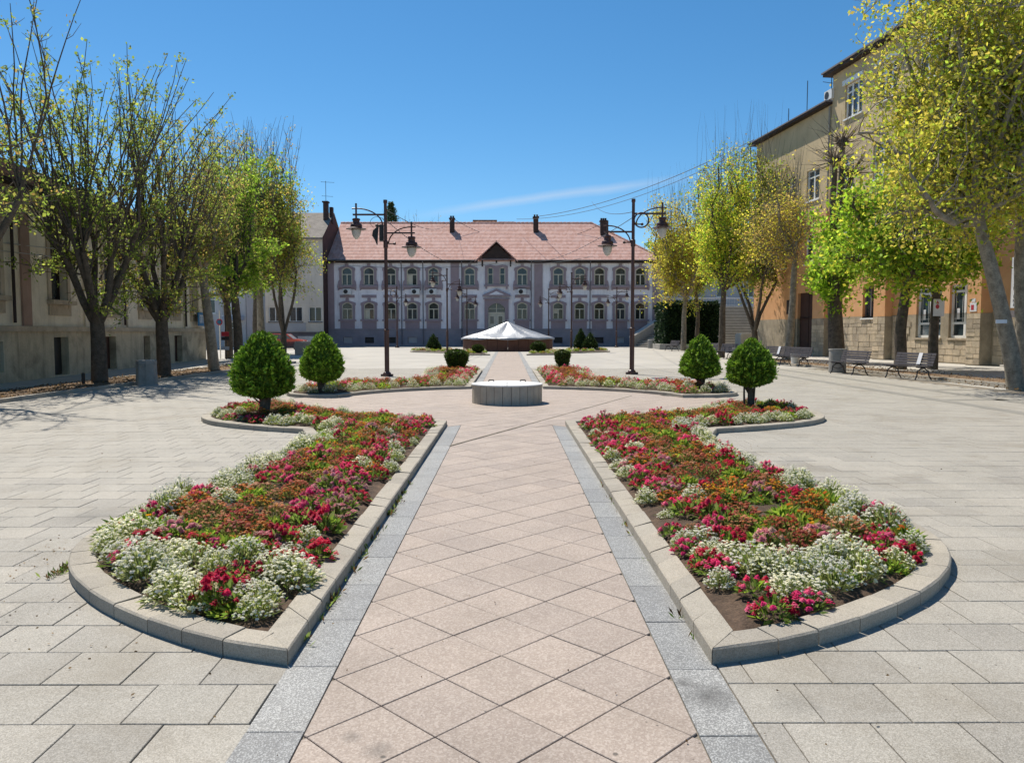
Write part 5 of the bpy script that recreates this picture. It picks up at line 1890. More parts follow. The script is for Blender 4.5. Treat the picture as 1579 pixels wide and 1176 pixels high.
vase_tree((-16.9, 46.5, 0), 19, 13.6, 'bare topped tree in the middle of the left row', fork=3.2, tr=0.2, stems=7, spread=0.36, shoots=10, leaves=9000, cols=RUSTY + OLIVEG, size=0.11, low=36)

# ---- right row
round_tree((14.25, 21.4, 0), 11, 5.0, (13.7, 22.0, 8.0), (5.4, 4.0, 6.4), 'big pale barked tree with yellow green young leaves at the right edge', tr=0.18, zmin=3.7, limbs=30, leaves=52000, cols=YG + CHEST[3:], size=0.125, lean=(-0.21, 0.0),
           bark='bark_pale', name='plane_tree', twig_bark='bark_pale', spread=0.24, anchors=1.0)
round_tree((15.3, 22.6, 0), 21, 6.5, (16.0, 22.6, 10.2), (3.2, 2.8, 4.4), 'second pale trunk close behind the big tree at the right edge', tr=0.2, limbs=8, leaves=11000, cols=YG, size=0.125, lean=(-0.02, 0.0),
           bark='bark_pale', name='plane_tree', twig_bark='bark_pale', spread=0.26)
round_tree((16.9, 33.0, 0), 12, 3.7, (16.9, 32.0, 5.8), (4.6, 3.4, 2.9), 'low green chestnut with spreading leaves behind the two front benches', tr=0.21, zmin=3.1, limbs=18, leaves=36000, cols=CHEST + YG[:1], size=0.18, bark='bark', name='chestnut_tree', spread=0.3)


def pollard(base, seed, top, label, knobs):
    T = Tree(seed)
    r = T.r
    pts, d = T.limb(Vector(base) - Vector((0, 0, 0.1)), (-0.05, 0, 1), top * 0.52, 0.42, 0.27, 8, 0.04, 0.0, 10)
    for (dx, dz) in knobs:
        e = Vector((base[0] + dx, base[1] + r.uniform(-0.4, 0.4), dz))
        v = e - pts[-1]
        pp, _ = T.limb(pts[-1] - Vector((0, 0, 0.2)), v, v.length + 0.2, 0.2, 0.13, 5, 0.05, 0.0, 8)
        T.wood.lathe([(0.06, -0.3), (0.24, -0.12), (0.30, 0.05), (0.2, 0.22), (0.05, 0.3)], 9, pp[-1])
        for _ in range(70):
            q = r.uniform(0, 6.28)
            T.limb(pp[-1], (math.cos(q), math.sin(q), r.uniform(-0.3, 1.3)), r.uniform(0.6, 2.4), 0.024, 0.004, 5, 0.16, 0.06, 3, twig=True)
    for _ in range(60):
        p_ = pts[r.randint(4, 8)]
        q = r.uniform(0, 6.28)
        T.limb(p_ + Vector((0, 0, r.uniform(-.5, 2.0))), (math.cos(q), math.sin(q), 0.4), r.uniform(0.8, 2.0), 0.02, 0.005, 5, 0.2, 0.03, 3, anchors=1.6, start=0.3, twig=True)
    return T.finish('pollard_tree', label, base, 'bark', CHEST, 5200, 0.2, 0.2)


pollard((17.0, 39.5, 0), 13, 11.3, 'thick dark pollarded tree with knobbly bare head beside the concrete bin', [(0.35, 11.2), (-0.75, 10.2), (0.9, 9.6)])
round_tree((15.9, 43.5, 0), 14, 6.0, (15.4, 43.6, 8.0), (3.2, 2.6, 3.8), 'thin pale trunk with bare whitish twigs in front of the dark door', tr=0.17, limbs=10, leaves=6500, cols=RUSTY + YG[:2], size=0.12, bark='bark_pale', twig_bark='bark_pale', bare=60, spread=0.22)
round_tree((18.4, 57.2, 0), 15, 5.0, (17.4, 57.0, 10.2), (4.9, 3.4, 7.9), 'dark multi stemmed tree at the foot of the broad steps', tr=0.22, zmin=4.2, limbs=28, leaves=33000, cols=CHEST[:2] + YG[:3] + OLIVEG + RUSTY, size=0.17, stems=4, bare=70, spread=0.32)
round_tree((13.5, 48.6, 0), 16, 4.2, (13.3, 48.6, 8.0), (2.8, 2.2, 5.6), 'yellow green tree with reddish trunk between the steps and the hedge', tr=0.18, limbs=11, leaves=14000, cols=YG[:3] + CHEST[:2], size=0.14, bark='bark', bare=50, spread=0.28)
round_tree((16.9, 69.0, 0), 17, 5.2, (17.0, 69.0, 10.0), (3.8, 2.8, 6.6), 'slim tree rising out of the middle of the dark hedge', tr=0.17, limbs=11, leaves=15000, cols=YG[:3] + OLIVEG, size=0.19, bark='bark', bare=56, spread=0.36)
round_tree((15.2, 66.5, 0), 18, 4.6, (14.4, 66.5, 8.8), (3.8, 2.8, 6.2), 'yellow leafed tree with pale trunk nearest the lilac building on the right', tr=0.2, limbs=12, leaves=16000, cols=YG + RUSTY[:1], size=0.18, bark='bark_pale', bare=90, spread=0.36)
round_tree((18.3, 33.0, 0), 20, 4.2, (18.4, 33.0, 6.6), (2.0, 1.9, 1.8), 'brown trunk carrying a white poster in front of the shop windows', tr=0.17, limbs=8, leaves=8000, cols=CHEST + YG[:2], size=0.16, spread=0.25)

# ---- beyond the roofs
def conifer(base, h, rad, label, seed):
    r = np.random.RandomState(seed)
    o = empty('spruce_tree', base, label, 'tree')
    MB().tube([base, (base[0], base[1], h * 0.99)], [0.35, 0.03], 7).build('trunk', M['bark'], o)
    n = 9000
    t = r.uniform(0, 1, n) ** 0.7
    lay = t
    q = r.uniform(0, 2 * np.pi, n)
    f = np.sqrt(r.uniform(0.02, 1, n))
    rr = rad * (1 - lay) * f * (0.72 + 0.28 * np.sin(lay * 75 + 2.0 * np.sin(q * 4)))
    z = h * (0.35 + 0.65 * lay) - 0.25 * rr + 0.3 * (t - lay) * 26 * 0.2
    P = np.c_[rr * np.cos(q) + r.normal(size=n) * 0.14, rr * np.sin(q) + r.normal(size=n) * 0.14, z]
    D = unit(np.c_[np.cos(q), np.sin(q), np.full(n, -0.1)] + r.normal(size=(n, 3)) * 0.5)
    link('crown', quads_mesh('crown', leaf_quads(P, D, 0.32 * r.uniform(0.6, 1.2, n), 0.13, r), pal([(0.06, 0.10, 0.05), (0.085, 0.13, 0.06)], n, r), M['needle']), o)


conifer((-18.1, 120, 0), 21.6, 6.5, 'dark spruce showing over the lilac roof behind the front left lamp', 3)
vase_tree((-15.9, 122, 0), 31, 21.2, 'bare tree over the lilac roof right of the spruce', fork=8, tr=0.3, stems=5, spread=0.3, shoots=6, leaves=700, cols=RUSTY, size=0.15, low=0, anchors=0.4)
vase_tree((-12.6, 124, 0), 32, 20.8, 'smaller bare tree over the lilac roof farther from the spruce', fork=8, tr=0.26, stems=4, spread=0.25, shoots=6, leaves=500, cols=RUSTY, size=0.15, low=0, anchors=0.4)
for i, (x, y, zt, lab) in enumerate(((-8.2, 121, 18.2, 'round dark bush top peeping over the lilac roof near its first chimney'), (24.5, 118, 17.6, 'rounded tree crown rising behind the right end of the lilac roof'), (31, 122, 18, 'wide tree crown behind the terrace house'))):
    round_tree((x, y, 0), 40 + i, 9, (x, y, zt - 3.2), (2.2 + i * 1.2, 2.2, 3.0), lab, tr=0.3, limbs=7, leaves=5000, cols=OLIVEG + CHEST[:1], size=0.4, levels=2, spread=0.4)


# ================================================================== CLIPPED SHRUBS
THUJA = [(0.14, 0.26, 0.02), (0.19, 0.33, 0.025), (0.08, 0.155, 0.018), (0.27, 0.40, 0.045)]
DARKBOX = [(0.07, 0.105, 0.02), (0.10, 0.135, 0.025), (0.05, 0.08, 0.018)]


def topiary(name, label, base, prof, stems, seed, n=17000, cols=THUJA, size=0.055, cat='topiary', rough=0.05, group=None):
    """clipped evergreen: prof is a list of (height, radius) of its outline"""
    r = np.random.RandomState(seed)
    o = empty(name, base, label, cat, group)
    zs = np.array([p[0] for p in prof])
    rs_ = np.array([p[1] for p in prof])
    z = r.uniform(zs[0], zs[-1], n * 3)
    rad = np.interp(z, zs, rs_)
    keep = r.uniform(0, rs_.max(), n * 3) < rad + 0.04
    z, rad = z[keep][:n], rad[keep][:n]
    n = len(z)
    q = r.uniform(0, 2 * np.pi, n)
    lump = np.array([mnoise.noise(Vector((math.cos(a) * 2.6, math.sin(a) * 2.6, b * 4.0 + seed))) for a, b in zip(q, z)])
    fine = np.array([mnoise.noise(Vector((math.cos(a) * 8, math.sin(a) * 8, b * 11.0 + seed))) for a, b in zip(q, z)])
    rr = rad * (1 + 0.12 * lump) + fine * rough * 1.7 - np.abs(r.normal(size=n)) * 0.045 + (r.rand(n) < 0.05) * r.uniform(0, 0.07, n)
    rr = np.maximum(rr, 0.0)
    slope = np.gradient(rs_, zs)
    nz_ = -np.interp(z, zs, slope)
    N = unit(np.c_[np.cos(q), np.sin(q), np.clip(nz_, -2, 3)])
    P = np.c_[rr * np.cos(q), rr * np.sin(q), z + 0.02 * lump]
    D = unit(N * 0.75 + r.normal(size=(n, 3)) * 0.55 + np.array([0, 0, 0.35]))
    L = size * 1.25 * r.uniform(0.5, 1.6, n)
    V = leaf_quads(P - D * L[:, None] * 0.5, D, L, L * r.uniform(0.22, 0.42, n), r)
    tipf = np.clip((rr - rad) / 0.06 + 0.4 + 1.6 * fine + 0.6 * lump, 0, 1.6)  # paler new growth, with lit tips and shaded hollows put into the colour
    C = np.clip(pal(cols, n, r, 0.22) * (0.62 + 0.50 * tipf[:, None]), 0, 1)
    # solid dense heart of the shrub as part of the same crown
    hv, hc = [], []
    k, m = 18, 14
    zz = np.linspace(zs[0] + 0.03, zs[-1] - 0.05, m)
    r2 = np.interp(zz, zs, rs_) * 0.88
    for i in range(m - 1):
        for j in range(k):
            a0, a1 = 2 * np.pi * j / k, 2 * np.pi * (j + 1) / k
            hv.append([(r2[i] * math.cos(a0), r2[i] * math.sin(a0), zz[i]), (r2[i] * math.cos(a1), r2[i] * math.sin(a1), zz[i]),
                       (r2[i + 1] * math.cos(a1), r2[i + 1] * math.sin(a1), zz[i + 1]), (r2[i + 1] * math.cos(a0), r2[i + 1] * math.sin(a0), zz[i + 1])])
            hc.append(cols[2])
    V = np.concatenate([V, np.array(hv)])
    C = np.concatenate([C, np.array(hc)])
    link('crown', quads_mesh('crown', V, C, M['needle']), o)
    if stems:
        t = MB()
        bs = Vector(base)
        zb = zs[0] + (zs[-1] - zs[0]) * 0.25
        for (dx, dy, rad0, tx, ty) in stems:
            t.tube([bs + Vector((dx, dy, -0.05)), bs + Vector((dx * 0.8 + tx * 0.3, dy * 0.8 + ty * 0.3, zs[0] * 0.6)), bs + Vector((tx, ty, zb))], [rad0 * 1.2, rad0, rad0 * 0.7], 7)
        for _ in range(14):
            a = r.uniform(0, 6.28)
            f = r.uniform(0.3, 0.9) * rs_[1]
            z0 = zs[0] * r.uniform(0.45, 0.9)
            t.tube([bs + Vector((0, 0, z0)), bs + Vector((math.cos(a) * f * 0.6, math.sin(a) * f * 0.6, zs[0] * 1.0)), bs + Vector((math.cos(a) * f, math.sin(a) * f, zs[0] + 0.12))], [0.018, 0.012, 0.006], 4)
        t.build('trunk', M['bark'], o)
    return o


SZ = 0.14
topiary('topiary_tree', 'big shaggy egg shaped topiary on one thick stem in the front left bed', (-4.40, 13.75, SZ),
        [(0.30, 0.15), (0.36, 0.37), (0.46, 0.48), (0.62, 0.515), (0.8, 0.485), (1.0, 0.41), (1.2, 0.30), (1.36, 0.18), (1.46, 0.05)], [(0, 0, 0.075, 0.03, 0), (0.05, 0.02, 0.04, 0.14, 0.05)], 1, 20000, size=0.06, rough=0.06)
topiary('topiary_tree', 'egg shaped topiary with short dark stem in the bed behind the well on the left', (-4.73, 19.5, SZ),
        [(0.20, 0.12), (0.26, 0.32), (0.38, 0.48), (0.56, 0.52), (0.8, 0.47), (1.05, 0.36), (1.25, 0.22), (1.38, 0.10), (1.45, 0.03)], [(0, 0, 0.08, 0, 0), (-0.06, 0, 0.04, -0.15, 0)], 2, 15000, size=0.06)
topiary('topiary_tree', 'cone shaped topiary in the bed behind the well on the right', (4.98, 19.9, SZ),
        [(0.26, 0.14), (0.32, 0.36), (0.42, 0.49), (0.56, 0.49), (0.8, 0.42), (1.02, 0.31), (1.2, 0.2), (1.32, 0.10), (1.39, 0.03)], [(0, 0, 0.085, 0, 0), (0.07, 0, 0.04, 0.14, 0)], 3, 15000, size=0.055)
topiary('topiary_tree', 'rounded topiary standing on several thin stems in the front right bed', (4.75, 15.0, SZ),
        [(0.40, 0.12), (0.47, 0.34), (0.58, 0.43), (0.74, 0.44), (0.92, 0.39), (1.08, 0.29), (1.2, 0.18), (1.28, 0.09), (1.34, 0.02)], [(0, 0, 0.05, 0.0, 0), (-0.10, 0.02, 0.02, -0.12, 0), (0.06, 0.03, 0.025, 0.1, 0)], 4, 16000, size=0.05)
topiary('clipped_bush', 'dark goblet shaped bush in the bed behind the well on the left', (-1.96, 29.0, SZ),
        [(-0.02, 0.24), (0.1, 0.27), (0.3, 0.36), (0.5, 0.44), (0.66, 0.43), (0.76, 0.28), (0.82, 0.05)], None, 5, 9000, DARKBOX + THUJA[:1], 0.055, 'bush', 0.03)
topiary('clipped_bush', 'small dark tub shaped bush in the bed behind the well on the right', (2.13, 30.2, SZ),
        [(-0.02, 0.22), (0.15, 0.23), (0.4, 0.27), (0.58, 0.32), (0.68, 0.28), (0.74, 0.12), (0.77, 0.02)], None, 6, 7000, DARKBOX, 0.055, 'bush', 0.03)
topiary('clipped_bush', 'little ball bush in front of the covered fountain on the left', (-2.15, 54.3, 0.12), [(0.0, 0.15), (0.2, 0.36), (0.36, 0.42), (0.5, 0.36), (0.6, 0.1)], None, 7, 3500, DARKBOX, 0.09, 'bush', 0.03)
topiary('clipped_bush', 'wide flat ball bush in front of the covered fountain on the right', (2.15, 55.6, 0.12), [(0.0, 0.3), (0.2, 0.52), (0.42, 0.58), (0.62, 0.5), (0.8, 0.15)], None, 8, 4500, DARKBOX, 0.09, 'bush', 0.03)
topiary('cone_shrub', 'single dark cone shrub left of the covered fountain', (-6.1, 62.5, 0.1), [(0.0, 0.4), (0.15, 0.62), (0.4, 0.58), (0.8, 0.36), (1.1, 0.18), (1.35, 0.03)], None, 9, 4500, [(0.05, 0.085, 0.02), (0.065, 0.11, 0.025), (0.04, 0.065, 0.02)], 0.10, 'shrub', 0.05)
topiary('cone_shrub', 'taller left one of the two cone shrubs right of the covered fountain', (6.0, 63.6, 0.1), [(0.0, 0.4), (0.2, 0.58), (0.6, 0.56), (1.1, 0.38), (1.5, 0.2), (1.8, 0.03)], None, 10, 4500, [(0.05, 0.085, 0.02), (0.065, 0.11, 0.025), (0.04, 0.065, 0.02)], 0.10, 'shrub', 0.05)
topiary('cone_shrub', 'shorter right one of the two cone shrubs right of the covered fountain', (6.65, 62.4, 0.1), [(0.0, 0.45), (0.2, 0.64), (0.5, 0.6), (0.9, 0.38), (1.2, 0.2), (1.45, 0.03)], None, 11, 4500, [(0.05, 0.085, 0.02), (0.065, 0.11, 0.025), (0.04, 0.065, 0.02)], 0.10, 'shrub', 0.05)


def hedge_block(label, x0, x1, y0, y1, z0, z1, seed, n=16000):
    r = np.random.RandomState(seed)
    o = empty('hedge', ((x0 + x1) / 2, (y0 + y1) / 2, z0), label, 'hedge')
    f = r.uniform(0, 1, n)
    u, v = r.uniform(0, 1, n), r.uniform(0, 1, n)
    P = np.zeros((n, 3))
    N = np.zeros((n, 3))
    side = r.randint(0, 8, n)
    for s in range(8):
        k = side == s
        if s < 4:
            P[k] = np.c_[x0 + (x1 - x0) * u[k], np.full(k.sum(), y0), z0 + (z1 - z0) * v[k]]; N[k] = (0, -1, 0.2)
        elif s < 6:
            P[k] = np.c_[np.full(k.sum(), x0 if s == 4 else x1), y0 + (y1 - y0) * u[k], z0 + (z1 - z0) * v[k]]; N[k] = (-1 if s == 4 else 1, 0, 0.2)
        else:
            P[k] = np.c_[x0 + (x1 - x0) * u[k], y0 + (y1 - y0) * v[k], np.full(k.sum(), z1)]; N[k] = (0, 0, 1)
    lump = np.array([mnoise.noise(Vector(p) * 0.9) for p in P])
    P = P + N * (lump * 0.28 + r.normal(size=n) * 0.07)[:, None]
    D = unit(N * 0.5 + r.normal(size=(n, 3)) * 0.6 + np.array([0, 0, -0.2]))
    C = pal([(0.022, 0.05, 0.02), (0.03, 0.065, 0.025), (0.018, 0.038, 0.018), (0.04, 0.075, 0.03)], n, r, 0.2)
    V = leaf_quads(P, D, 0.24 * r.uniform(0.6, 1.3, n), 0.15, r)
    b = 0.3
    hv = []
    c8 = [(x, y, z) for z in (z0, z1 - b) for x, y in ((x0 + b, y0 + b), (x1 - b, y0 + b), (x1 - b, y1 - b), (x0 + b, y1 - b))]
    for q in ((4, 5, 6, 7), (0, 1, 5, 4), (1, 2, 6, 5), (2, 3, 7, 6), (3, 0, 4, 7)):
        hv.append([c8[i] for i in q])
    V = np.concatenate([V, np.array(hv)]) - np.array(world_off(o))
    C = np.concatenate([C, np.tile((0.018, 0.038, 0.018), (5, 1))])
    link('foliage', quads_mesh('foliage', V, C, M['needle']), o)


hedge_block('tall dark ivy hedge between the side steps and the broad steps', 14.4, 19.3, 70.6, 74.6, 0.45, 4.2, 5)

# ================================================================== STREET FURNITURE
# ---- covered well in the middle of the round place
wx, wy = CW
well = empty('covered_well', (wx, wy, 0), 'low round stone well covered by a white lid in the centre of the walk', 'well')
MB().lathe([(0.72, 0.0), (0.72, 0.41)], 40, (wx, wy, 0)).build('core', M['joint'], well)
npan = 26
for i in range(npan):
    a0, a1 = 2 * math.pi * i / npan + 0.006, 2 * math.pi * (i + 1) / npan - 0.006
    pl = [(wx + r_ * math.cos(a), wy + r_ * math.sin(a)) for r_, a in ((0.725, a0), (0.79, a0), (0.797, (a0 + a1) / 2), (0.79, a1), (0.725, a1))]
    MB().prism_z(pl, 0.004, 0.405 + random.uniform(-0.003, 0.003), 0.004).build('cladding_panel', M['marble'], well)
for s in (0, 1):
    lidm = MB()
    k = 20
    vs, fs = [], []
    for j in range(k + 1):
        a = math.pi * (j / k) + (-math.pi / 2 if s == 0 else math.pi / 2)
        for r_, z in ((0.0, 0.50), (0.45, 0.475), (0.808, 0.438), (0.808, 0.410)):
            g = 0.004 if s == 0 else -0.004
            vs.append((wx + r_ * math.cos(a) + g, wy + r_ * math.sin(a), z))
    for j in range(k):
        for m in range(3):
            fs.append((j * 4 + m, j * 4 + m + 1, j * 4 + 5 + m, j * 4 + 4 + m))
    lidm.add(vs, fs)
    lid = lidm.build('lid', M['lid'], well)
    hx = wx + (0.36 if s == 0 else -0.36)
    MB().tube([(hx - 0.06, wy + 0.02, 0.47), (hx - 0.05, wy + 0.02, 0.515), (hx + 0.05, wy + 0.02, 0.515), (hx + 0.06, wy + 0.02, 0.47)], 0.014, 6).build('handle', M['black'], lid)

# ---- fountain under a silver tarpaulin
fx, fy = -0.05, 67.2
ft = empty('covered_fountain', (fx, fy, 0), 'round brown walled fountain covered with a peaked silver tarpaulin', 'fountain')
nf = 28
for i in range(nf):
    a0, a1 = 2 * math.pi * i / nf + 0.003, 2 * math.pi * (i + 1) / nf - 0.003
    pl = [(fx + r_ * math.cos(a), fy + r_ * math.sin(a)) for r_, a in ((3.55, a0), (3.92, a0), (3.92, a1), (3.55, a1))]
    MB().prism_z(pl, 0.0, 1.12, 0.02).build('wall_panel', M['brown_brick'], ft)
tp = MB()
kk, mm = 72, 12
vs, fs = [], []
for m in range(mm + 1):
    t = m / mm
    for j in range(kk):
        a = 2 * math.pi * j / kk
        fold = min(1.0, abs(math.sin(a * 4.5 + 1.1 * math.sin(a * 2 + 0.6)))) + 0.5 * mnoise.noise(Vector((math.cos(a) * 3.2, math.sin(a) * 3.2, t * 1.5 + 7)))
        r_ = 4.10 * (1 - t)
        z = 1.15 + 1.38 * (t ** 1.18) - 0.24 * math.sin(math.pi * t) * fold + 0.10 * (1 - t) * mnoise.noise(Vector((math.cos(a) * 4, math.sin(a) * 4, t * 4)))
        if m == 0:
            z = 1.10 - 0.05 * fold
        vs.append((fx + r_ * math.cos(a), fy + r_ * math.sin(a), z))
for m in range(mm):
    for j in range(kk):
        fs.append((m * kk + j, m * kk + (j + 1) % kk, (m + 1) * kk + (j + 1) % kk, (m + 1) * kk + j))
for j in range(kk):
    a = 2 * math.pi * j / kk
    vs.append((fx + 4.08 * math.cos(a), fy + 4.08 * math.sin(a), 0.98 + 0.04 * math.sin(a * 9)))
n0 = (mm + 1) * kk
for j in range(kk):
    fs.append((n0 + j, n0 + (j + 1) % kk, (j + 1) % kk, j))
tp.add(vs, fs).build('tarpaulin', M['tarp'], ft, smooth=True)
MB().tube([(fx, fy, 2.45), (fx, fy, 2.72)], [0.06, 0.03], 8).build('pole_tip', M['silver'], ft)


# ---- street lamps
def lantern(parent, x, zt):
    b = MB().lathe([(0.03, 0.0), (0.13, -0.02), (0.15, -0.06), (0.12, -0.10), (0.13, -0.19), (0.20, -0.22), (0.215, -0.30), (0.20, -0.345)], 14, (x, 0, zt))
    b.lathe([(0.20, -0.335), (0.36, -0.385), (0.36, -0.40), (0.16, -0.37)], 20, (x, 0, zt), cap=False)
    l = b.build('lantern', M['lamp_iron'], parent)
    MB().lathe([(0.17, -0.372), (0.175, -0.46), (0.15, -0.58), (0.10, -0.69), (0.03, -0.75)], 14, (x, 0, zt)).build('glass', M['opal'], l, smooth=True)


def build_lamp():
    r = empty('street_lamp', (0, 0, 0), 'x', 'street lamp', 'brown twin armed street lamps')
    b = MB().box(-0.22, 0.22, -0.07, 0.07, 0, 0.08).box(-0.07, 0.07, -0.22, 0.22, 0.002, 0.082).lathe([(0.15, 0.08), (0.13, 0.14), (0.09, 0.17)], 12)
    b.build('base', M['lamp_iron'], r)
    MB().lathe([(0.086, 0.12), (0.086, 1.62), (0.10, 1.64), (0.10, 1.68), (0.064, 1.72), (0.06, 4.6), (0.085, 4.62), (0.085, 4.85), (0.058, 4.88), (0.055, 6.2), (0.075, 6.22), (0.07, 6.32)], 14).build('pole', M['lamp_iron'], r)
    for s, za, x in ((-1, 5.80, 1.05), (1, 5.15, 0.93)):
        a = MB().box(min(s * 0.05, s * (x + 0.12)), max(s * 0.05, s * (x + 0.12)), -0.03, 0.03, za - 0.03, za + 0.03)
        a.tube([(s * x, 0, za + 0.40), (s * x, 0, za - 0.13)], 0.034, 8)
        pts = [(s * (x + 0.15), 0, za + 0.215)]
        for i in range(11):
            q = R(90 * i / 10)
            pts.append((s * (x - (x - 0.10) * math.sin(q)), 0, za - 0.40 + 0.62 * math.cos(q)))
        a.tube(pts, 0.024, 7)
        a.box(min(s * 0.05, s * 0.30), max(s * 0.05, s * 0.30), -0.018, 0.018, za - 0.40, za - 0.36)
        a.lathe([(0.01, -0.055), (0.05, -0.03), (0.05, 0.03), (0.01, 0.055)], 8, (s * 0.32, 0, za - 0.38))
        arm = a.build('arm', M['lamp_iron'], r)
        lantern(arm, s * x, za - 0.12)
    return r


lamp = build_lamp()
LAMPS = [(-4.41, 27.87, 0, 1.0, 'front left lamp post, tall with bundle of dark boxes near its top'), (4.69, 29.1, 180, 1.04, 'front right lamp post, tall with iron ring near its top'),
         (-4.57, 57.5, 0, 1.0, 'lamp post left of the covered fountain by the low bed with one cone shrub'), (5.02, 61.2, 180, 1.0, 'lamp post right of the covered fountain by the two cone shrubs'),
         (-11.5, 79.5, 0, 1.0, 'lamp post standing alone on the far left before the lilac building'), (11.4, 81.0, 180, 1.0, 'lamp post standing alone on the far right before the side steps'),
         (-4.55, 84.5, 0, 1.0, 'farthest lamp post left of the lilac building entrance, behind the fountain'), (4.4, 84.0, 180, 1.0, 'farthest lamp post right of the lilac building entrance, behind the fountain')]
for i, (x, y, rz, s, lab) in enumerate(LAMPS):
    o = lamp if i == 0 else copy_tree(lamp)
    o.location = (x, y, 0)
    o.rotation_euler = (0, 0, R(rz))
    o.scale = (s, s, s)
    o['label'] = lab
hp = MB()
q = [(4.98 + 0.27 * math.cos(R(a)), 29.02, 5.78 + 0.27 * math.sin(R(a))) for a in range(0, 361, 15)]
hp.tube(q, 0.028, 7, cap=False)
tag(hp.build('iron_ring', M['lamp_iron']), 'dark iron hoop fixed to the front right lamp post', 'ring')
q = [(-11.85 + 0.3 * math.cos(R(a)), 79.4, 5.55 + 0.3 * math.sin(R(a))) for a in range(0, 361, 15)]
tag(MB().tube(q, 0.035, 6, cap=False).build('iron_ring', M['lamp_iron']), 'iron hoop on the lone far left lamp post', 'ring')
lsb = empty('junction_box', (-4.55, 27.8, 5.2), 'dark box and cable bundle strapped to the front left lamp post', 'box')
MB().box(-4.62, -4.48, 27.74, 27.92, 4.85, 5.42).box(-4.60, -4.50, 27.70, 27.738, 4.95, 5.3).build('casing', M['black'], lsb)
cb = MB()
for i in range(7):
    x = -4.66 - 0.03 * i
    cb.tube([(-4.55, 27.82, 5.45), (x, 27.8, 5.4 - 0.03 * i), (x - 0.03, 27.8, 5.05), (x - 0.05 + 0.02 * i, 27.8, 4.72 + 0.03 * i)], 0.02, 5)
cb.tube([(-4.7 + 0.25 * math.cos(R(a)), 27.84, 5.52 + 0.2 * math.sin(R(a))) for a in range(20, 260, 20)], 0.008, 5)
cb.build('cable_bundle', M['black'], lsb)
MB().tube([(4.42, 29.1, 5.5), (4.35, 29.05, 5.4)], 0.05, 6)

# ---- benches
def build_bench():
    r = empty('park_bench', (0, 0, 0), 'x', 'bench', 'iron framed slatted benches on the right')
    L = 0.86
    for x in (-L * 0.78, L * 0.78):
        f = MB()
        f.tube([(x, -0.30, 0.43), (x, 0.05, 0.40), (x, 0.20, 0.42), (x, 0.33, 0.86)], 0.022, 6)
        f.tube([(x, -0.34, 0.0), (x, -0.27, 0.12), (x, -0.25, 0.28), (x, -0.12, 0.37), (x, 0.05, 0.385)], 0.022, 6)
        f.tube([(x, 0.34, 0.0), (x, 0.24, 0.12), (x, 0.20, 0.28), (x, 0.06, 0.37)], 0.022, 6)
        f.tube([(x, -0.25, 0.26), (x, -0.02, 0.18), (x, 0.21, 0.26)], 0.014, 5)
        f.build('leg_frame', M['bench_iron'], r)
    sl = MB().box(-L, L, -0.036, 0.036, -0.014, 0.014).mesh('slat', M['bench_wood'])
    for i in range(5):
        o = link('slat', sl, r)
        o.location = (0, -0.27 + 0.09 * i, 0.455 - 0.006 * min(i, 3))
    for i in range(5):
        o = link('slat', sl, r)
        o.location = (0, 0.215 + 0.028 * i, 0.50 + 0.088 * i)
        o.rotation_euler = (R(72), 0, 0)
    return r


bench = build_bench()
BENCH = [(13.75, 26.3, 'bench with a folded white paper on its backrest, nearest of the right row'), (13.0, 29.2, 'bench between the round concrete bin and the bench with a paper on it'),
         (13.45, 36.0, 'bench next to the white bucket, on the far side of the concrete bin'), (13.2, 38.4, 'bench with a pale paper strip, beside the bench by the white bucket'),
         (13.1, 46.3, 'bench turned sideways partly hidden by the rounded topiary'), (12.9, 49.6, 'bench mostly hidden behind the cone topiary on the right'),
         (13.9, 65.2, 'farthest bench of the right row, before the hedge')]
for i, (x, y, lab) in enumerate(BENCH):
    o = bench if i == 0 else copy_tree(bench)
    o.location = (x, y, 0.0)
    o.rotation_euler = (0, 0, R(-76 + random.uniform(-5, 5)))
    o['label'] = lab
    if i in (0, 3):
        p = MB().box(-0.09 + 0.25, 0.09 + 0.25, -0.006, 0.006, -0.19, 0.22).build('paper_sheet', M['paper'])
        p.location = (x - 0.06, y + 0.2, 0.70)
        p.location = Vector((x, y, 0)) + Vector((math.cos(o.rotation_euler.z) * 0.25 - math.sin(o.rotation_euler.z) * 0.235, math.sin(o.rotation_euler.z) * 0.25 + math.cos(o.rotation_euler.z) * 0.235, 0.70))
        me = MB().box(-0.08, 0.08, -0.006, 0.006, -0.2, 0.2).mesh('paper_sheet', M['paper'])
        p.data = me
        p.rotation_euler = (R(-18), 0, o.rotation_euler.z)
        tag(p, 'white paper sheet hung over the backrest of the nearest bench' if i == 0 else 'white paper strip stuck on the bench beyond the white bucket', 'paper')
fb = copy_tree(bench)
fb.location = (-15.9, 55.6, 0)
fb.rotation_euler = (0, 0, R(40))
fb['label'] = 'small dark bench on the left beside the square stone planter'
tag(MB().prism_z([(-14.9, 53.6), (-13.5, 53.6), (-13.5, 54.6), (-14.9, 54.6)], 0, 0.95, 0.03).build('stone_planter', M['concrete']), 'square stone planter on the left side behind the second topiary', 'planter')

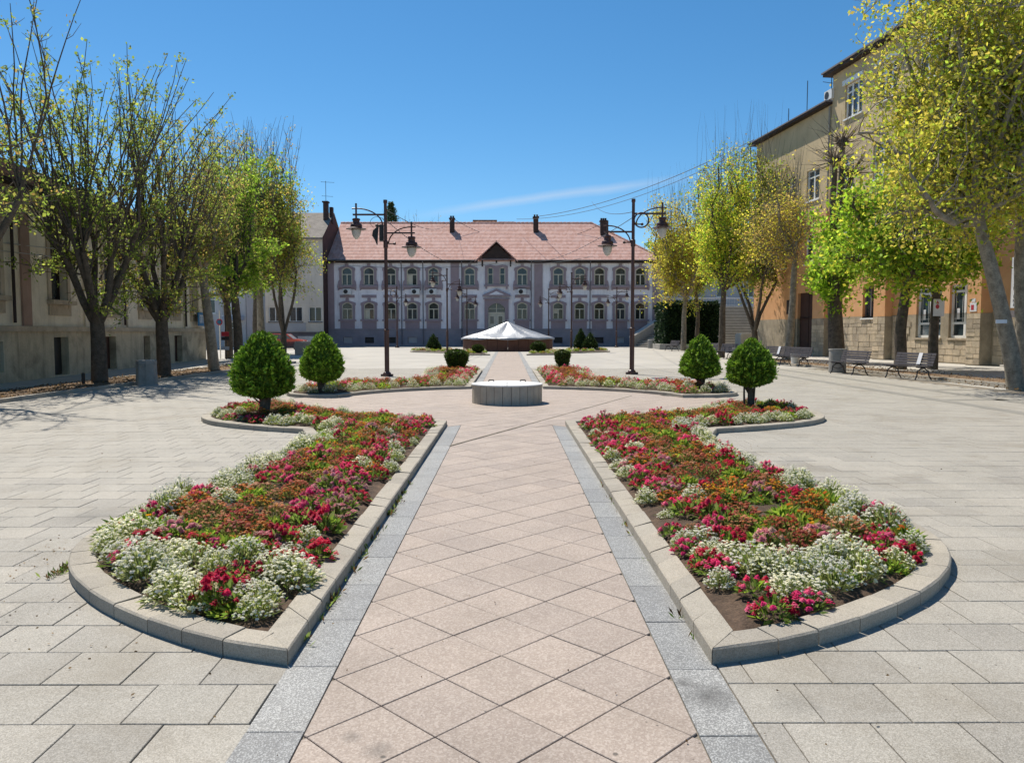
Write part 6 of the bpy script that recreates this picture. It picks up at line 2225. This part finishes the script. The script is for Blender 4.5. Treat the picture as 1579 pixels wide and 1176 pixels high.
# ---- bins, bucket, posts
lb = empty('litter_bin', (-10.93, 23.2, 0), 'tapered grey concrete litter bin beside the left row of trees', 'litter bin')
MB().lathe([(0.33, 0.0), (0.31, 0.04), (0.285, 0.62)], 8, (-10.93, 23.2, 0), rot=0.39).build('body', M['concrete'], lb)
MB().lathe([(0.287, 0.622), (0.295, 0.64), (0.295, 0.745), (0.25, 0.765)], 8, (-10.93, 23.2, 0), rot=0.39).build('rim', M['concrete'], lb)
for z in (0.60, 0.66):
    MB().box(-11.0, -10.86, 22.905, 22.93, z, z + 0.014).build('slot', M['silver'], lb)
rb_ = empty('litter_bin', (13.16, 30.6, 0), 'round washed concrete litter bin between the right hand benches', 'litter bin')
MB().lathe([(0.31, 0.0), (0.33, 0.03), (0.33, 0.86)], 22, (13.16, 30.6, 0)).build('body', M['concrete'], rb_)
MB().lathe([(0.335, 0.862), (0.345, 0.875), (0.345, 0.935), (0.27, 0.94), (0.26, 0.80)], 22, (13.16, 30.6, 0)).build('rim', M['concrete'], rb_)
bk = empty('white_bucket', (13.9, 37.1, 0.02), 'white plastic bucket on the ground between two benches', 'bucket')
MB().lathe([(0.17, 0.02), (0.22, 0.48), (0.235, 0.49), (0.235, 0.53), (0.2, 0.53), (0.19, 0.45)], 16, (13.9, 37.1, 0)).build('body', M['white_plastic'], bk)
tag(MB().lathe([(0.05, 0), (0.05, 0.34), (0.035, 0.37)], 8, (-12.9, 23.3, 0)).build('small_post', M['black']), 'short dark post in the earth strip left of the tallest tree', 'post')
ps = empty('street_sign', (-16.7, 45.5, 0), 'thin dark pole with small red and white panels at the left gap', 'sign')
MB().tube([(-16.7, 45.5, 0), (-16.7, 45.5, 2.6)], 0.035, 6).build('pole', M['black'], ps)
for i, (z0, z1, m_) in enumerate(((1.35, 1.62, 'red_sign'), (1.12, 1.33, 'ink'), (0.55, 0.75, 'bluegrey'))):
    MB().box(-16.95, -16.5, 45.44, 45.46, z0, z1).build('panel', M[m_], ps)
rs2 = empty('round_sign', (-17.3, 46.2, 0), 'round red rimmed traffic sign beside the blue wall sign', 'sign')
MB().tube([(-17.3, 46.2, 0), (-17.3, 46.2, 2.9)], 0.035, 6).build('pole', M['silver'], rs2)
MB().fprism(Fac((-17.3, 46.15, 2.2), (1, 0, 0), (0, -1, 0)), [(0.19 * math.cos(R(a)), 0.19 * math.sin(R(a))) for a in range(0, 360, 20)], 0.0, 0.02).build('disc', M['red_sign'], rs2)
MB().fprism(Fac((-17.3, 46.15, 2.2), (1, 0, 0), (0, -1, 0)), [(0.13 * math.cos(R(a)), 0.13 * math.sin(R(a))) for a in range(0, 360, 20)], 0.022, 0.03).build('face', M['blue_sign'], rs2)
po = empty('poster', (18.3, 32.7, 2.2), 'white poster with dark emblem fixed to the brown trunk before the shop windows', 'poster')
MB().box(18.08, 18.55, 32.68, 32.70, 2.28, 3.0).build('sheet', M['paper'], po)
MB().fprism(Fac((18.25, 32.68, 2.68), (1, 0, 0), (0, -1, 0)), [(0.08 * math.cos(R(a)), 0.10 * math.sin(R(a))) for a in range(0, 360, 30)], 0.0, 0.004).fprism(Fac((18.25, 32.68, 2.68), (1, 0, 0), (0, -1, 0)), [(-0.07, 0.12), (0.07, 0.12), (0, 0.25)], 0.001, 0.005).build('emblem', M['red_sign'], po)
tag(MB().box(13.42, 13.72, 21.10, 21.13, 1.84, 1.94).build('paper_label', M['paper']), 'small white paper strip on the big pale trunk at the right edge', 'paper')

# ---- parked red car, mostly hidden behind the topiaries
car = empty('parked_car', (-21.0, 72, 0), 'red car parked before the beige house behind the tall topiary', 'car')
FCR = Fac((-21.0, 72, 0), (1, 0, 0), (0, -1, 0))
prof = [(-2.0, 0.30), (2.0, 0.30), (2.05, 0.62), (1.95, 0.85), (1.05, 0.95), (0.45, 1.42), (-1.0, 1.46), (-1.75, 1.0), (-2.05, 0.92)]
MB().fprism(FCR, prof, -0.8, 0.8).build('body', M['red_paint'], car)
for a, b in (((0.98, 0.96), (0.44, 1.38)), ):
    MB().fprism(FCR, [(0.15, 0.96), (0.92, 0.97), (0.42, 1.36), (0.15, 1.37)], 0.802, 0.815).fprism(FCR, [(-1.5, 0.98), (0.05, 0.96), (0.05, 1.37), (-0.95, 1.39)], 0.802, 0.815).build('side_window', M['glass'], car)
MB().add([FCR(1.07, 0.97, -0.68), FCR(1.07, 0.97, 0.68), FCR(0.50, 1.40, 0.6), FCR(0.50, 1.40, -0.6)], [(0, 1, 2, 3)]).build('windscreen', M['silver'], car)
for u in (-1.3, 1.3):
    for n in (0.72, -0.82):
        wl_ = MB().fprism(FCR, [(u + 0.31 * math.cos(R(a)), 0.31 + 0.31 * math.sin(R(a))) for a in range(0, 360, 20)], n, n + 0.12).build('wheel', M['tyre'], car)
        MB().fprism(FCR, [(u + 0.19 * math.cos(R(a)), 0.31 + 0.19 * math.sin(R(a))) for a in range(0, 360, 30)], n + (0.122 if n > 0 else -0.01), n + (0.13 if n > 0 else -0.002)).build('rim', M['silver'], wl_)
for n in (-0.62, 0.62):
    MB().fbox(FCR, 2.0, 2.06, 0.66, 0.80, n - 0.14, n + 0.14).build('headlight', M['white'], car)

# ---- overhead cables
def cable(label, a, b, sag, r=0.018, mat='cable', n=26):
    a, b = Vector(a), Vector(b)
    pts = []
    for i in range(n + 1):
        t = i / n
        p = a.lerp(b, t)
        p.z -= sag * 4 * t * (1 - t)
        pts.append(p)
    tag(MB().tube(pts, r, 5).build('overhead_cable', M[mat]), label, 'cable', 'overhead cables over the square')


cable('pale double cable strung low along the left trees, upper strand', (-15.6, 20, 4.2), (-20.6, 86, 10.0), 0.75, 0.016, 'cable_pale')
cable('pale double cable strung low along the left trees, lower strand', (-15.6, 20.2, 4.02), (-20.6, 86, 9.6), 0.95, 0.016, 'cable_pale')
cable('thin cable along the left trees carrying on under the lilac eaves', (-20.4, 87.0, 9.3), (-1.4, 87.2, 9.3), 0.5, 0.02)
cable('pale cable sagging from the gable to the right roof edge', (-1.4, 87.2, 9.25), (9.5, 87.0, 10.1), 0.35, 0.022, 'cable_pale')
cable('dark cable from the orange building roof to the second chimney, upper one', (19.2, 61, 16.6), (3.3, 93.0, 15.4), 1.0, 0.03)
cable('dark cable from the orange building roof to the second chimney, lower one', (19.2, 61, 16.2), (1.0, 93.0, 15.1), 1.5, 0.024)
cable('cable from the first chimney over the roof to the third chimney', (-6.7, 93.1, 15.2), (11.3, 92.4, 14.6), 2.6, 0.024)
cable('cable falling from the front right lamp to the lilac eaves', (4.69, 29.1, 5.9), (1.5, 87, 9.9), 0.9, 0.014)
cable('short cable from the front right lamp up to the roof cables', (4.69, 29.1, 6.1), (8.6, 80, 15.0), 0.5, 0.014)
cable('cable from the front left lamp to the gable of the lilac building', (-4.4, 27.9, 5.6), (-3.6, 87, 9.9), 1.1, 0.014)
cable('cable from the front left lamp up to the first chimney', (-4.4, 27.9, 6.0), (-6.7, 93, 15.2), 1.0, 0.014)

# ---- weeds at the kerbs, fallen leaves
def scatter(name, label, P, size, cols, seed, flat=True, blades=1):
    r = np.random.RandomState(seed)
    P = np.repeat(np.asarray(P), blades, axis=0)
    n = len(P)
    if flat:
        D = unit(np.c_[r.normal(size=(n, 2)), r.normal(size=n) * 0.25])
        P = P + np.c_[np.zeros((n, 2)), np.full(n, 0.006)]
    else:
        P = P + np.c_[r.normal(size=(n, 2)) * 0.018, np.zeros(n)]
        D = unit(np.c_[r.normal(size=(n, 2)) * 0.8, np.ones(n)])
    L = size * r.uniform(0.5, 1.5, n)
    o = link(name, quads_mesh(name, leaf_quads(P, D, L, L * (0.55 if flat else 0.22), r), pal(cols, n, r, 0.25), M['leaf']))
    return tag(o, label, 'leaves' if flat else 'weeds', None, 'stuff')


r = np.random.RandomState(8)
DRY = [(0.15, 0.09, 0.04), (0.22, 0.14, 0.065), (0.10, 0.065, 0.035), (0.26, 0.18, 0.09)]
P = np.c_[r.uniform(-13.7, -11.7, 5200), r.uniform(12, 40, 5200), np.full(5200, 0.05)]
Q = np.c_[r.uniform(13.6, 16.9, 4000), r.uniform(18, 44, 4000), np.full(4000, 0.055)]
scatter('fallen_leaves', 'brown fallen leaves on the earth strips under the trees', np.concatenate([P, Q]), 0.055, DRY + [(0.07, 0.05, 0.035)], 4)
q = []
for t in np.linspace(0, 1, 40):
    q.append((-3.05 - 0.25 * r.rand() - 0.25 * t, 4.9 + 0.9 * t + r.normal() * 0.10, 0.0))
for i in range(34):
    a = r.uniform(0, 6.28)
    q.append((-2.6 + r.normal() * 0.35, 4.15 + r.normal() * 0.22, 0))
for i in range(150):
    y = r.uniform(2.4, 12)
    q.append((r.uniform(-0.6, 0.6) * y, y, 0.002))
q = [p for p in q if not any(inside(bp, np.array([p[0]]), np.array([p[1]]))[0] for bp in bed_polys)]
scatter('leaf_crumbs', 'small dry leaf crumbs scattered on the paving by the front left bed', q, 0.016, DRY, 5)
w_ = []
for i in range(26):
    y = r.uniform(3.55, 8.0)
    for k in range(r.randint(2, 9)):
        w_.append((-1.05 + r.normal() * 0.01, y + r.normal() * 0.03, 0.0))
for i in range(12):
    y = r.uniform(3.7, 8.0)
    for k in range(r.randint(1, 5)):
        w_.append((0.975 + r.normal() * 0.01, y + r.normal() * 0.025, 0.0))
for i in range(44):
    w_.append((-2.97 - 0.03 * r.rand(), 5.08 + r.normal() * 0.09, 0.0))
scatter('kerb_weeds', 'small green weeds growing in the joint along the bed kerbs', w_, 0.045, GREENS + DRY[:3], 6, False, 3)
